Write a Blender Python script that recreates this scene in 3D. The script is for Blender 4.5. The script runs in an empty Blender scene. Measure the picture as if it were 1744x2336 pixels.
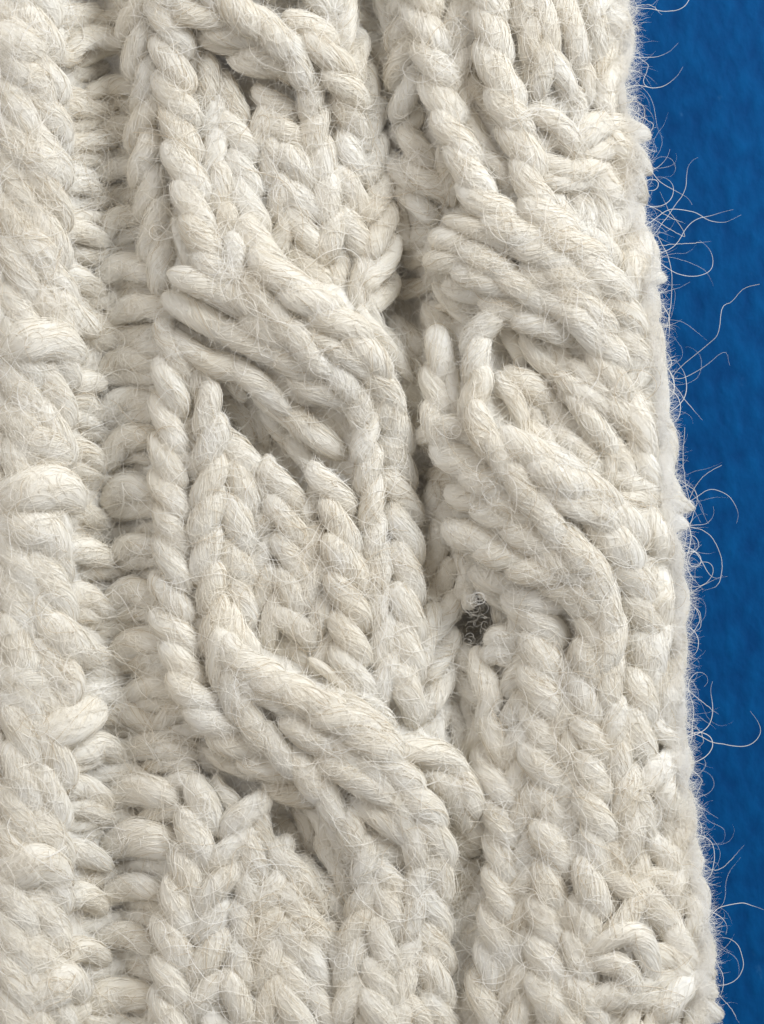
import bpy, math, random
import numpy as np
from mathutils import Vector

C = bpy.context.scene.collection
rng = np.random.default_rng(11)
random.seed(11)

# ------------------------------------------------------------------ camera, light, exposure
S = 0.16 / 1744.0            # metres per unit of the traced plan (16 cm of knitting across the frame)
CX, CY = 872.0, 1168.0       # plan point under the lens
CAM_D = 0.40 / S             # lens height over the plan's zero level, in plan units

cam_d = bpy.data.cameras.new('camera')
cam = bpy.data.objects.new('camera', cam_d); C.objects.link(cam)
cam.location = (0, 0, 0.40)
cam_d.sensor_fit = 'VERTICAL'
cam_d.sensor_height = 24.0
cam_d.lens = 24.0 * 0.40 / (2336 * S)
cam_d.clip_start = 0.01; cam_d.clip_end = 50
cam_d.dof.use_dof = True
cam_d.dof.focus_distance = 0.40 - 45 * S
cam_d.dof.aperture_fstop = 8.0
bpy.context.scene.camera = cam

sc = bpy.context.scene
sc.view_settings.view_transform = 'Standard'
sc.view_settings.look = 'None'
sc.view_settings.gamma = 1
sc.view_settings.exposure = 0.0
sc.cycles_curves.shape = 'THICK'
sc.cycles.max_bounces = 10
sc.cycles.diffuse_bounces = 7

w = bpy.data.worlds.new("World"); sc.world = w; w.use_nodes = True
bg = w.node_tree.nodes['Background']
bg.inputs[0].default_value = (1.0, 0.968, 0.925, 1)
bg.inputs[1].default_value = 0.40


def area(name, loc, target, size, power, col):
    d = bpy.data.lights.new(name, 'AREA'); d.shape = 'RECTANGLE'
    d.size, d.size_y = size; d.energy = power; d.color = col
    o = bpy.data.objects.new(name, d); C.objects.link(o)
    o.location = loc
    o.rotation_euler = (Vector(target) - Vector(loc)).to_track_quat('-Z', 'Y').to_euler()
    return o


area('window_light', (0.68, 0.64, 0.59), (0, 0, 0), (0.6, 0.6), 16.4, (0.93, 0.968, 1.0))
area('fill_light', (-0.75, 0.35, 0.8), (0, 0, 0), (0.6, 0.6), 3.6, (1.0, 0.985, 0.97))  # weak fill lamp added on the left to lift that side

# ------------------------------------------------------------------ materials


def new_mat(name):
    m = bpy.data.materials.new(name); m.use_nodes = True
    nt = m.node_tree; nt.nodes.clear()
    return m, nt, nt.nodes, nt.links


def wool_mat(name, base, vary=True, transl=0.22, bump=True):
    m, nt, N, L = new_mat(name)
    out = N.new('ShaderNodeOutputMaterial')
    p = N.new('ShaderNodeBsdfPrincipled')
    p.inputs['Roughness'].default_value = 0.62
    p.inputs['Specular IOR Level'].default_value = 0.28
    col = N.new('ShaderNodeRGB'); col.outputs[0].default_value = (*base, 1)
    src = col.outputs[0]
    at = N.new('ShaderNodeAttribute'); at.attribute_name = 'tone'
    ramp = N.new('ShaderNodeValToRGB')
    e = ramp.color_ramp.elements
    e[0].position = 0.0; e[0].color = (0.74, 0.66, 0.55, 1)
    e[1].position = 1.0; e[1].color = (1.06, 1.06, 1.07, 1)
    for pos, c in ((0.12, (0.93, 0.90, 0.84, 1)), (0.5, (1.0, 1.0, 1.0, 1)), (0.8, (1.03, 1.02, 1.0, 1))):
        q = e.new(pos); q.color = c
    L.new(at.outputs['Fac'], ramp.inputs[0])
    mx = N.new('ShaderNodeMix'); mx.data_type = 'RGBA'; mx.blend_type = 'MULTIPLY'
    mx.inputs[0].default_value = 1.0
    L.new(src, mx.inputs[6]); L.new(ramp.outputs[0], mx.inputs[7])
    src = mx.outputs[2]
    # slow natural drift of the fleece from cream to white
    tc = N.new('ShaderNodeTexCoord')
    nz = N.new('ShaderNodeTexNoise'); nz.inputs['Scale'].default_value = 90; nz.inputs['Detail'].default_value = 3
    L.new(tc.outputs['Object'], nz.inputs['Vector'])
    r2 = N.new('ShaderNodeValToRGB')
    r2.color_ramp.elements[0].position = 0.35; r2.color_ramp.elements[0].color = (0.985, 0.962, 0.918, 1)
    r2.color_ramp.elements[1].position = 0.62; r2.color_ramp.elements[1].color = (1.0, 1.0, 1.0, 1)
    L.new(nz.outputs['Fac'], r2.inputs[0])
    m2 = N.new('ShaderNodeMix'); m2.data_type = 'RGBA'; m2.blend_type = 'MULTIPLY'; m2.inputs[0].default_value = 1.0
    L.new(src, m2.inputs[6]); L.new(r2.outputs[0], m2.inputs[7])
    src = m2.outputs[2]
    L.new(src, p.inputs['Base Color'])
    tr = N.new('ShaderNodeBsdfTranslucent'); L.new(src, tr.inputs['Color'])
    ms = N.new('ShaderNodeMixShader'); ms.inputs[0].default_value = transl
    L.new(p.outputs[0], ms.inputs[1]); L.new(tr.outputs[0], ms.inputs[2])
    L.new(ms.outputs[0], out.inputs[0])
    return m


WOOL = wool_mat('wool', (0.876, 0.852, 0.798))
STRAY = wool_mat('stray_wool', (0.885, 0.872, 0.845), transl=0.35)


def paint_mat():
    m, nt, N, L = new_mat('blue_paint')
    out = N.new('ShaderNodeOutputMaterial')
    p = N.new('ShaderNodeBsdfPrincipled')
    tc = N.new('ShaderNodeTexCoord')
    n1 = N.new('ShaderNodeTexNoise'); n1.inputs['Scale'].default_value = 260; n1.inputs['Detail'].default_value = 4
    mp = N.new('ShaderNodeMapping'); mp.inputs['Rotation'].default_value = (0, 0, 0.6); mp.inputs['Scale'].default_value = (1, 0.6, 1)
    L.new(tc.outputs['Object'], mp.inputs[0]); L.new(mp.outputs[0], n1.inputs['Vector'])
    r = N.new('ShaderNodeValToRGB')
    r.color_ramp.elements[0].position = 0.3; r.color_ramp.elements[0].color = (0.0, 0.043, 0.155, 1)
    r.color_ramp.elements[1].position = 0.75; r.color_ramp.elements[1].color = (0.0, 0.070, 0.222, 1)
    L.new(n1.outputs['Fac'], r.inputs[0])
    # worn pale scuffs
    n2 = N.new('ShaderNodeTexNoise'); n2.inputs['Scale'].default_value = 210; n2.inputs['Detail'].default_value = 6; n2.inputs['Roughness'].default_value = 0.7
    L.new(mp.outputs[0], n2.inputs['Vector'])
    r2 = N.new('ShaderNodeValToRGB'); r2.color_ramp.elements[0].position = 0.66; r2.color_ramp.elements[1].position = 0.86
    L.new(n2.outputs['Fac'], r2.inputs[0])
    mx = N.new('ShaderNodeMix'); mx.data_type = 'RGBA'
    mx.inputs[7].default_value = (0.04, 0.15, 0.33, 1)
    L.new(r2.outputs[0], mx.inputs[0]); L.new(r.outputs[0], mx.inputs[6])
    L.new(mx.outputs[2], p.inputs['Base Color'])
    p.inputs['Roughness'].default_value = 0.75
    p.inputs['Specular IOR Level'].default_value = 0.08
    bp = N.new('ShaderNodeBump'); bp.inputs['Strength'].default_value = 0.4; bp.inputs['Distance'].default_value = 0.0016
    L.new(n1.outputs['Fac'], bp.inputs['Height']); L.new(bp.outputs[0], p.inputs['Normal'])
    L.new(p.outputs[0], out.inputs[0])
    return m


# ------------------------------------------------------------------ traced plan of the stitches
# one stitch per entry: points along the yarn, then width and height.  Each block has its own
# origin on the plan; inside a block lengths are half units.
BLOCKS = {}
BLOCKS[(0, 0)] = """
-20,60 80,40 170,110 w150 h60; -60,190 60,190 200,225 w190 h76; -40,350 90,330 180,390 205,490 w120 h70;
0,440 90,500 150,620 170,700 w150 h74; -20,520 20,620 90,740 w100 h55; 175,580 260,610 280,690 w100 h52;
110,690 190,740 250,830 w130 h74; -20,800 100,810 230,880 290,1000 w160 h75; -20,900 60,930 150,1000 240,1090 w110 h62;
20,1050 110,1090 190,1180 230,1270 w150 h70; -30,1200 50,1230 120,1330 140,1400 w150 h70; 130,1310 230,1370 310,1440 420,1500 w140 h68;
40,1420 150,1420 220,1490 w120 h66; -20,1440 40,1500 90,1550 w90 h50;
180,50 300,75 440,60 w90 h25; 190,120 320,140 540,110 w90 h20; 320,270 360,200 460,170 580,190 w110 h38; 200,235 270,255 340,265 w70 h38;
200,290 330,330 480,300 w110 h8; 220,420 330,440 420,470 w80 h25; 410,430 500,390 600,400 w90 h30; 200,510 320,485 400,500 500,490 w100 h28;
330,590 420,550 530,520 w80 h20; 280,660 360,650 480,640 590,590 w90 h30; 460,610 540,570 620,570 w80 h28; 290,720 400,725 580,690 w90 h22;
470,800 540,760 630,760 w100 h32; 270,780 340,790 420,810 w80 h30; 280,860 370,840 440,870 w90 h35; 350,930 450,910 570,870 w90 h24; 500,930 570,900 650,890 w80 h20;
480,1070 530,1000 640,980 w110 h36; 270,1080 350,1050 470,1100 w100 h42; 330,1140 440,1170 600,1130 w90 h25; 290,1130 340,1180 420,1200 w80 h15;
475,1260 570,1215 710,1250 w130 h42; 220,1290 330,1265 450,1330 w110 h42; 320,1330 430,1370 560,1360 700,1330 w90 h28;
510,1450 590,1410 700,1400 790,1430 w120 h42; 280,1450 370,1470 440,1510 w90 h42; 330,1540 450,1550 600,1540 740,1500 w110 h30; 640,1570 710,1530 800,1560 w90 h30;
640,20 600,110 620,200 650,270 w120 h52; 650,230 620,330 640,400 w105 h45; 710,350 680,450 620,540 640,610 w135 h58; 640,610 655,710 670,800 w110 h42;
710,730 665,830 690,930 w125 h50; 670,910 690,1010 720,1100 w110 h48; 690,1060 700,1140 740,1230 w105 h45; 740,880 755,990 790,1090 770,1200 w90 h36;
730,90 760,160 830,250 w130 h46; 740,230 790,290 860,350 w105 h40; 735,370 790,450 850,540 880,590 w110 h62; 760,580 830,650 890,750 w125 h63;
760,790 830,770 900,840 960,940 w140 h68; 770,910 850,940 930,1040 970,1130 w165 h72; 850,1170 930,1180 990,1260 1030,1330 w130 h72;
870,270 930,300 980,390 w100 h35; 965,400 970,480 920,570 w105 h36; 890,400 890,480 910,560 w80 h26; 1000,610 960,690 940,770 w105 h44;
940,780 990,850 1030,920 1010,1000 w110 h46; 970,970 1030,1040 1070,1120 1110,1200 w110 h62;
1000,450 1060,520 1130,610 w105 h32; 1030,640 1100,700 1170,790 w120 h38; 1060,810 1110,870 1190,960 w115 h40; 1080,970 1140,1040 1210,1100 w110 h42;
1130,450 1180,520 1150,620 w95 h24; 1230,740 1250,830 1310,930 1350,1010 w130 h46; 1350,950 1320,1040 1220,1120 w125 h42; 1170,600 1220,680 1210,770 w90 h20;
1220,440 1270,520 1350,600 w95 h26; 1290,600 1340,670 1410,770 w95 h36; 1300,740 1370,800 1430,910 w105 h38; 1340,890 1390,960 1440,1050 1450,1140 w110 h40; 1310,1130 1370,1180 1430,1260 1440,1340 w115 h42; 1230,1120 1290,1180 1330,1250 w100 h22;
1400,280 1430,350 1450,440 w105 h46; 1370,420 1430,490 1450,570 w110 h40; 1400,560 1430,620 1450,690 w100 h40; 1480,670 1490,750 1450,840 w95 h40; 1430,840 1490,900 1530,970 w110 h38; 1550,930 1530,1010 1470,1100 w110 h40; 1460,1080 1520,1160 1510,1270 w110 h36;
950,-30 1060,40 1180,110 1300,180 w150 h76; 760,-30 880,40 990,110 1100,160 1220,220 w120 h64; 890,90 1010,180 1130,260 1250,340 1310,410 w140 h52;
1270,170 1340,220 1390,300 w120 h66; 1240,290 1300,360 1340,450 w110 h44; 1350,130 1440,180 1510,260 1560,330 w110 h70; 1470,280 1540,340 1590,400 1610,470 w105 h66;
1400,-20 1450,60 1500,140 w95 h60; 1500,-20 1555,60 1570,160 w95 h62; 1560,140 1590,210 1600,290 w90 h55; 1290,-20 1340,50 1380,110 w90 h45;
850,110 920,170 1010,260 w110 h14; 1000,250 1070,330 1130,430 w110 h18; 1130,300 1190,370 1240,450 w100 h28; 790,40 850,110 880,190 w90 h20; 680,20 740,60 800,110 w90 h30; 1050,400 1100,460 1130,530 w90 h22;
1130,1140 1230,1215 1340,1320 w150 h90; 1280,1260 1390,1355 1500,1440 w160 h96; 1440,1400 1560,1480 1660,1570 w160 h97;
1000,1180 1070,1260 1150,1330 w100 h84; 1120,1290 1210,1370 1270,1460 w95 h86; 1240,1420 1310,1510 1400,1600 w95 h86; 1290,1430 1400,1500 1530,1570 1640,1640 w90 h82;
870,1280 980,1320 1090,1390 w150 h80; 1050,1350 1160,1440 1270,1540 w140 h82; 840,1400 960,1470 1080,1540 w150 h66; 1040,1510 1190,1580 1350,1650 w150 h72;
750,1270 800,1350 890,1430 w115 h48; 790,1470 890,1550 1010,1640 w140 h55; 720,1590 800,1620 880,1680 w110 h38; 900,1060 940,1120 1000,1170 w90 h50; 1060,1000 1110,1080 1150,1150 w80 h44;
"""
BLOCKS[(750, 0)] = """
90,40 160,50 210,110 250,220 w95 h45; 100,300 150,340 190,430 w95 h48; 190,270 240,285 295,345 w85 h25; 210,360 270,390 310,450 w75 h22; 240,470 300,500 350,560 w75 h20;
370,10 340,110 290,190 w100 h50; 300,180 340,260 360,350 w95 h45; 350,370 375,450 380,560 w90 h46; 290,430 340,510 360,590 w85 h36; 240,20 270,90 290,170 w80 h30;
390,0 430,90 520,160 w115 h56; 410,180 480,230 550,310 w115 h60; 430,300 500,340 570,410 w115 h56; 430,390 500,420 590,490 w120 h58; 430,490 530,530 640,590 w115 h62; 460,580 560,620 690,700 w140 h66; 500,700 610,760 730,860 w145 h70; 590,870 660,920 770,1000 880,1090 w165 h74;
650,110 610,210 580,320 w95 h50; 600,10 570,100 550,180 w85 h46; 590,370 600,470 650,560 w85 h38; 620,290 600,350 590,420 w80 h40; 500,-20 520,60 540,120 w80 h38;
670,20 760,90 830,190 w150 h62; 660,250 760,300 840,380 w140 h66; 700,380 790,430 890,510 w150 h64; 750,480 840,560 940,660 w135 h64; 820,660 900,720 970,810 w120 h62; 710,720 780,760 820,840 w105 h52; 800,860 900,940 970,1040 w150 h66; 650,560 690,640 740,700 w100 h44; 650,360 690,430 740,500 w80 h40;
830,-10 880,60 930,150 w115 h60; 1030,350 990,440 920,560 w95 h57; 980,220 1040,300 1090,400 w115 h55; 900,210 920,310 890,430 w90 h44; 970,-10 1000,90 1020,190 w100 h58; 860,120 890,180 930,230 w70 h42;
980,540 1050,570 1110,670 w125 h62; 1070,10 1110,120 1140,240 w125 h58; 1060,400 1080,460 1050,530 w80 h42; 1110,250 1170,340 1190,440 w85 h48; 1100,400 1140,480 1120,590 w95 h48; 940,560 960,620 1000,680 w80 h48;
1180,-20 1210,120 1230,290 w130 h46; 1260,10 1290,150 1290,290 w130 h30; 1330,60 1350,170 1330,300 w100 h10; 1230,270 1290,370 1270,500 w120 h42; 1290,330 1320,420 1320,520 w80 h20;
1150,650 1240,570 1360,600 w150 h58; 1100,690 1200,690 1330,670 1400,730 w130 h52; 990,730 1100,780 1210,750 w120 h58; 1210,790 1290,800 1370,780 1400,850 w130 h46; 1050,640 1120,640 1170,600 w100 h54; 970,800 1060,830 1150,820 w110 h56;
1090,840 1140,930 1110,1020 w90 h46; 1150,890 1190,970 1160,1070 w95 h44; 1210,830 1245,930 1270,1060 w105 h48; 1280,870 1340,980 1350,1110 w110 h38; 1370,860 1400,960 1400,1060 w90 h20;
1180,1070 1260,1130 1330,1230 w110 h50; 1380,1070 1440,1110 1465,1190 w120 h26; 1320,1110 1390,1170 1450,1230 w110 h38; 1280,1220 1380,1240 1470,1260 w95 h40; 1050,930 1090,1010 1150,1080 w100 h56;
850,850 940,950 1040,1030 w150 h74; 980,1000 1080,1080 1180,1170 w170 h82; 1110,1110 1210,1200 1290,1310 w150 h76; 1230,1240 1310,1350 1350,1480 w140 h66;
600,1020 720,1060 840,1140 w110 h70; 790,1090 900,1140 1000,1190 w130 h78; 950,1160 1060,1230 1140,1320 w120 h76; 830,1160 960,1240 1080,1300 1180,1390 w110 h68;
590,1100 700,1190 800,1270 890,1340 w120 h66; 370,1080 470,1070 590,1110 w140 h48; 360,1160 480,1150 590,1190 w125 h56; 540,1160 680,1230 790,1320 w130 h62; 480,1280 600,1290 720,1340 840,1400 w140 h50; 790,1320 890,1370 970,1450 w125 h60;
950,1340 1070,1400 1160,1480 1230,1580 w155 h74; 1120,1310 1190,1390 1240,1480 1290,1590 w110 h70; 1230,1360 1300,1450 1340,1570 w110 h62; 900,1280 1000,1330 1090,1370 w90 h66;
1330,1220 1400,1330 1420,1450 w125 h44; 1400,1260 1460,1360 1460,1490 w110 h26; 1380,1470 1430,1560 1450,1670 w125 h40; 1450,1450 1490,1550 1500,1650 w90 h14;
30,680 90,760 110,840 w95 h42; 60,840 110,920 150,1010 w95 h40; 240,840 220,940 170,1030 w105 h42; 285,960 230,1060 160,1160 w140 h50; 295,1090 270,1210 230,1320 w140 h46; 170,1170 150,1280 130,1390 w110 h38; 240,1290 200,1380 150,1460 w115 h38; 60,1090 80,1180 70,1280 w95 h36; 60,1010 110,1060 160,1140 w80 h40; -10,1010 30,1090 10,1190 w80 h36; 10,1280 60,1360 120,1430 w100 h34;
150,460 180,560 140,650 w115 h44; 200,600 190,700 240,800 w110 h40; 110,430 150,520 130,600 w80 h44; 130,640 160,720 150,810 w90 h38;
260,640 320,720 380,830 w105 h42; 300,780 350,880 410,970 w110 h46; 400,550 430,640 450,730 w110 h45; 390,700 440,790 470,890 w110 h44; 350,890 420,950 490,1040 w110 h44; 470,850 500,940 550,1020 w105 h46; 530,960 570,1030 620,1090 w90 h48; 520,720 540,800 560,880 w80 h40;
290,1290 330,1320 430,1300 w100 h2; 280,1390 340,1410 440,1390 w100 h10; 240,1490 320,1470 420,1450 w95 h14; 290,1540 380,1510 470,1560 w120 h30; 300,1000 330,1060 340,1140 w90 h-5; 440,1420 520,1430 610,1480 w110 h38; 640,1420 740,1460 830,1540 w120 h36;
"""
BLOCKS[(0, 750)] = """
830,60 950,150 1090,190 1250,290 w140 h54; 1100,100 1230,150 1350,180 1490,270 w130 h82; 1240,200 1370,270 1480,320 1550,390 w150 h72; 1300,0 1390,90 1490,150 1610,230 w95 h86; 1400,10 1530,90 1640,180 w110 h90;
1500,270 1570,340 1630,440 w130 h72; 1230,330 1340,400 1420,470 1510,530 w150 h46; 1080,180 1180,250 1270,340 w120 h60; 960,140 1040,200 1080,270 w100 h38;
730,240 790,310 850,400 w120 h42; 690,520 750,600 830,720 w130 h52; 700,430 760,470 830,530 w100 h40; 720,700 780,760 850,860 w120 h52; 740,860 790,940 860,1060 w110 h52; 715,1050 780,1120 860,1210 w130 h52; 715,1240 780,1290 880,1370 w130 h50; 730,1340 800,1400 890,1460 w110 h44; 760,130 820,200 870,260 w110 h40;
970,250 930,340 870,410 w120 h50; 1015,370 980,450 920,570 w130 h57; 1010,600 970,690 900,760 w120 h54; 1000,720 960,780 870,840 w100 h50; 980,850 935,940 890,1030 w100 h54; 1000,1030 940,1100 890,1190 w110 h54; 940,1140 990,1240 1005,1320 980,1410 w105 h64; 895,1220 930,1310 920,1410 w90 h46; 1020,1390 960,1430 890,1490 w130 h62; 860,420 870,500 900,560 w80 h34; 820,560 860,600 890,660 w70 h38;
1040,460 1080,520 1120,600 w95 h40; 1025,550 1080,630 1150,730 w120 h48; 1060,670 1110,740 1150,820 w100 h44; 1030,800 1080,880 1140,990 w110 h48; 1000,1000 1060,1050 1130,1130 w110 h48; 1040,1080 1090,1140 1160,1220 w110 h46; 1040,1220 1100,1290 1170,1380 w130 h44; 1050,1360 1110,1410 1170,1460 w100 h42;
1215,630 1190,720 1150,810 w90 h38; 1270,820 1220,880 1150,980 w95 h44; 1225,1040 1185,1110 1150,1200 w90 h42; 1280,1170 1230,1250 1190,1340 w100 h40; 1300,1330 1260,1420 1220,1490 w110 h40; 1150,470 1180,560 1190,640 w90 h22; 1040,330 1090,380 1130,460 w100 h12; 1120,330 1170,400 1200,470 w90 h8;
1240,660 1290,720 1350,790 w105 h32; 1270,840 1320,910 1360,1000 w95 h38; 1270,1060 1340,1110 1400,1210 w120 h48; 1260,1170 1320,1250 1390,1330 w110 h46; 1290,1280 1350,1370 1420,1470 w105 h48; 1250,980 1290,1030 1350,1070 w90 h38;
1410,670 1395,760 1360,850 w105 h36; 1400,850 1385,950 1400,1060 w100 h40; 1470,940 1440,1030 1410,1120 w105 h42; 1400,1100 1410,1200 1430,1290 w90 h40; 1490,1210 1470,1310 1440,1420 w105 h42; 1510,1320 1490,1430 1450,1550 w105 h42; 1300,600 1360,640 1400,700 w90 h16; 1240,540 1290,600 1330,650 w110 h2; 1340,530 1390,590 1420,640 w90 h22;
1430,550 1490,650 1550,750 w130 h52; 1470,730 1530,810 1610,900 w130 h52; 1480,890 1560,970 1650,1070 w130 h52; 1530,1080 1590,1170 1650,1250 w120 h48; 1470,1060 1510,1120 1550,1200 w90 h42; 1530,1240 1590,1310 1660,1400 w120 h48; 1530,1390 1590,1460 1650,1550 w110 h46; 1440,1440 1490,1500 1530,1580 w90 h40;
0,110 120,60 260,60 345,130 w170 h80; 190,180 280,225 450,245 w110 h50; -10,220 80,240 150,340 w150 h66; 110,270 190,230 265,310 w115 h64; -10,380 90,430 160,490 w130 h72; 110,480 200,520 300,590 w125 h74; -10,470 60,560 120,650 w100 h55; -10,680 120,690 260,650 330,730 w130 h74; -20,790 120,745 260,730 345,800 w185 h82;
-20,890 100,900 220,950 275,1070 w170 h76; 30,1050 140,1090 240,1170 290,1240 w150 h68; -20,1200 80,1240 170,1340 w150 h70; -10,1330 60,1400 110,1490 w95 h48; 170,1320 250,1370 320,1440 420,1500 w150 h76; 90,1550 190,1480 290,1550 w130 h74; -20,990 20,1040 60,1100 w90 h56;
245,350 320,310 440,390 w120 h42; 260,400 350,405 440,440 w80 h36; 320,240 400,260 510,280 w90 h26; 280,580 360,550 455,620 w110 h42; 280,620 360,640 440,670 w80 h34; 330,450 430,470 530,495 w90 h26; 310,830 400,850 490,890 w100 h26; 350,700 450,690 560,690 w80 h22; 285,1040 370,1010 490,1050 w120 h47; 370,1110 460,1100 570,1110 w85 h28; 280,1245 370,1215 490,1300 w125 h47; 280,1290 360,1300 440,1320 w80 h40; 380,1345 480,1330 570,1330 w90 h30; 300,1430 400,1480 510,1505 w110 h46; 470,1550 560,1520 650,1540 w90 h32; 350,990 420,950 520,960 w80 h14; 330,1170 430,1180 500,1160 w80 h14;
470,190 580,140 710,160 w120 h40; 490,230 600,210 730,220 w90 h34; 480,390 560,325 700,340 w120 h40; 500,420 600,400 720,380 w90 h34; 500,610 560,510 690,490 w130 h42; 560,600 620,580 680,600 w70 h26; 500,790 590,720 710,770 w130 h42; 520,830 620,820 730,820 w90 h36; 420,930 540,930 640,920 w80 h14; 540,1030 610,990 740,1000 w110 h42; 560,1080 650,1050 730,1060 w80 h34; 500,1260 600,1195 720,1250 w130 h44; 540,1300 630,1290 720,1300 w90 h38; 540,1500 620,1430 770,1430 w140 h47; 580,1530 700,1500 810,1490 w100 h40; 670,1570 760,1550 830,1600 w95 h38; 620,270 680,280 740,300 w70 h26; 470,700 530,670 620,660 w70 h22; 640,930 700,910 760,930 w70 h26; 650,90 740,80 830,110 w110 h36;
1070,1440 1180,1530 1290,1590 1430,1640 w140 h76; 1180,1440 1260,1500 1320,1560 w110 h36; 1320,1480 1380,1540 1430,1600 w100 h38; 900,1460 980,1530 1060,1620 w140 h60; 800,1480 850,1540 890,1620 w120 h48;
"""
BLOCKS[(750, 750)] = """
480,20 530,60 570,130 w105 h48; 420,110 490,170 570,270 w115 h48; 430,300 500,340 570,400 w115 h48; 750,-20 680,60 620,160 600,230 w140 h58; 780,120 710,210 620,330 w150 h62; 750,240 690,330 610,420 w130 h60; 770,120 870,170 950,240 1000,340 w130 h50; 870,250 940,310 1000,410 w120 h45; 790,260 840,310 880,410 w95 h50;
910,50 960,130 1020,190 w110 h40; 1000,40 1060,130 1080,270 w120 h38; 1020,320 1060,420 1060,530 w110 h32; 1100,250 1170,300 1300,380 w110 h54; 1120,310 1190,410 1280,530 w110 h52; 1070,490 1150,560 1230,650 w110 h42; 1150,190 1230,260 1310,340 w105 h52; 1250,460 1290,560 1280,670 w90 h46; 1090,180 1110,230 1150,270 w70 h40;
1190,0 1280,110 1320,230 1330,350 w130 h60; 1300,60 1350,180 1380,310 w110 h54; 1350,300 1390,420 1400,550 w95 h50; 1400,90 1450,250 1470,410 w130 h46; 1480,120 1510,260 1520,400 w90 h24; 1420,380 1450,500 1440,630 w120 h48; 1500,380 1540,500 1540,620 w110 h28; 1320,560 1360,640 1350,720 w100 h46; 1300,400 1330,500 1340,600 w90 h50;
1460,590 1520,680 1570,780 w125 h36; 1340,690 1420,720 1550,760 w110 h48; 1340,800 1450,770 1580,800 w120 h50; 1340,870 1440,860 1560,880 w110 h48; 1400,1010 1460,950 1520,980 w110 h48; 1420,1090 1490,1050 1530,960 w100 h42; 1520,930 1570,1040 1570,1160 w110 h36; 1450,1110 1500,1220 1550,1340 w125 h46; 1570,1120 1600,1230 1580,1350 w100 h24; 1400,940 1440,900 1540,910 w80 h44;
780,420 870,510 980,610 w150 h82; 910,480 1000,560 1090,660 w140 h78; 940,600 1050,710 1160,780 w170 h90; 1110,740 1220,790 1330,860 w150 h84; 980,720 1100,800 1240,860 w120 h88; 1130,850 1230,930 1330,1010 w150 h80;
650,430 740,520 820,630 w110 h84; 770,570 840,680 930,780 w100 h86; 870,720 960,820 1060,930 w110 h88; 1010,870 1090,960 1170,1060 w115 h86;
470,510 580,580 690,660 w165 h70; 640,620 740,700 850,790 w150 h76; 480,480 590,450 690,530 w130 h64; 510,670 630,750 760,830 w150 h66; 720,800 810,860 920,920 w120 h70; 760,760 880,850 1000,950 1070,1040 w130 h76; 520,820 640,920 760,1000 w170 h64; 710,970 800,1020 900,1090 w140 h62; 700,880 820,940 950,1000 1090,1080 w120 h70; 580,1010 700,1080 840,1160 w120 h44; 580,340 620,400 660,470 w100 h58; 440,400 470,460 520,520 w90 h46;
910,1080 1020,1130 1120,1220 1210,1330 w150 h74; 1060,1090 1160,1190 1230,1300 w115 h74; 870,1170 980,1240 1090,1310 1210,1360 w110 h60; 1160,1030 1220,1130 1270,1250 w120 h76; 1200,990 1310,1060 1380,1150 w170 h78; 1310,1100 1390,1190 1440,1300 w150 h66; 1280,870 1360,960 1410,1060 w150 h66; 1240,1190 1310,1300 1350,1420 w150 h70; 1390,1210 1440,1320 1470,1450 w120 h54; 1330,1320 1400,1440 1430,1570 w125 h60; 1270,1340 1320,1440 1350,1560 w110 h60;
80,50 190,170 270,290 w150 h86; 190,240 270,340 330,460 w125 h76; 230,370 300,480 360,600 w130 h66; 230,560 300,640 380,730 w125 h60; 270,690 330,780 400,880 w125 h54; 260,870 350,950 410,1060 w130 h54; 280,1020 350,1110 420,1210 w130 h54; 290,1190 360,1270 430,1360 w125 h52; 300,1330 360,1420 420,1530 w125 h52;
90,460 170,480 230,570 w115 h60; 210,550 160,620 80,700 w115 h52; 60,420 120,510 150,590 w90 h48; 260,680 200,780 120,860 w130 h52; 240,870 210,960 160,1050 w105 h48; 290,1030 260,1110 220,1190 w90 h48; 170,1000 210,1080 230,1190 w90 h44; 235,1180 210,1280 190,1390 w90 h46; 270,1340 270,1440 250,1550 w95 h44; 120,1040 150,1120 190,1200 w100 h44; 60,1260 100,1340 150,1420 w100 h42; 170,1380 200,1460 190,1560 w90 h42;
310,100 370,60 450,110 w115 h30; 320,290 370,330 410,430 w115 h34; 330,200 390,200 440,260 w100 h24; 340,470 390,520 410,590 w90 h22; 420,550 445,640 410,730 w85 h24; 430,710 460,800 450,910 w90 h22; 400,740 400,830 420,900 w70 h18; 460,890 520,1000 550,1110 w120 h30; 440,930 450,1040 420,1150 w95 h24; 565,1070 540,1190 470,1290 w115 h36; 565,1220 530,1340 460,1460 w115 h36; 480,1270 450,1400 430,1530 w100 h38; 545,1390 520,1500 490,1610 w110 h34;
760,1230 820,1300 880,1410 w135 h36; 730,1430 800,1400 890,1460 w120 h36; 690,1510 780,1480 870,1540 w115 h34; 870,1190 930,1290 990,1390 w130 h40; 550,1430 620,1500 690,1570 w115 h24; 900,1390 980,1430 1070,1530 w135 h44; 1030,1390 1130,1460 1230,1550 w135 h50; 1180,1370 1230,1460 1280,1570 w125 h54; 890,1490 950,1570 990,1660 w130 h42; 720,1130 790,1190 850,1240 w100 h34; 630,1330 660,1370 690,1420 w80 h-38;
1490,1320 1560,1420 1570,1540 w125 h32; 1450,1420 1500,1530 1510,1650 w110 h42; 1590,1330 1600,1430 1600,1530 w70 h8;
"""
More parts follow.
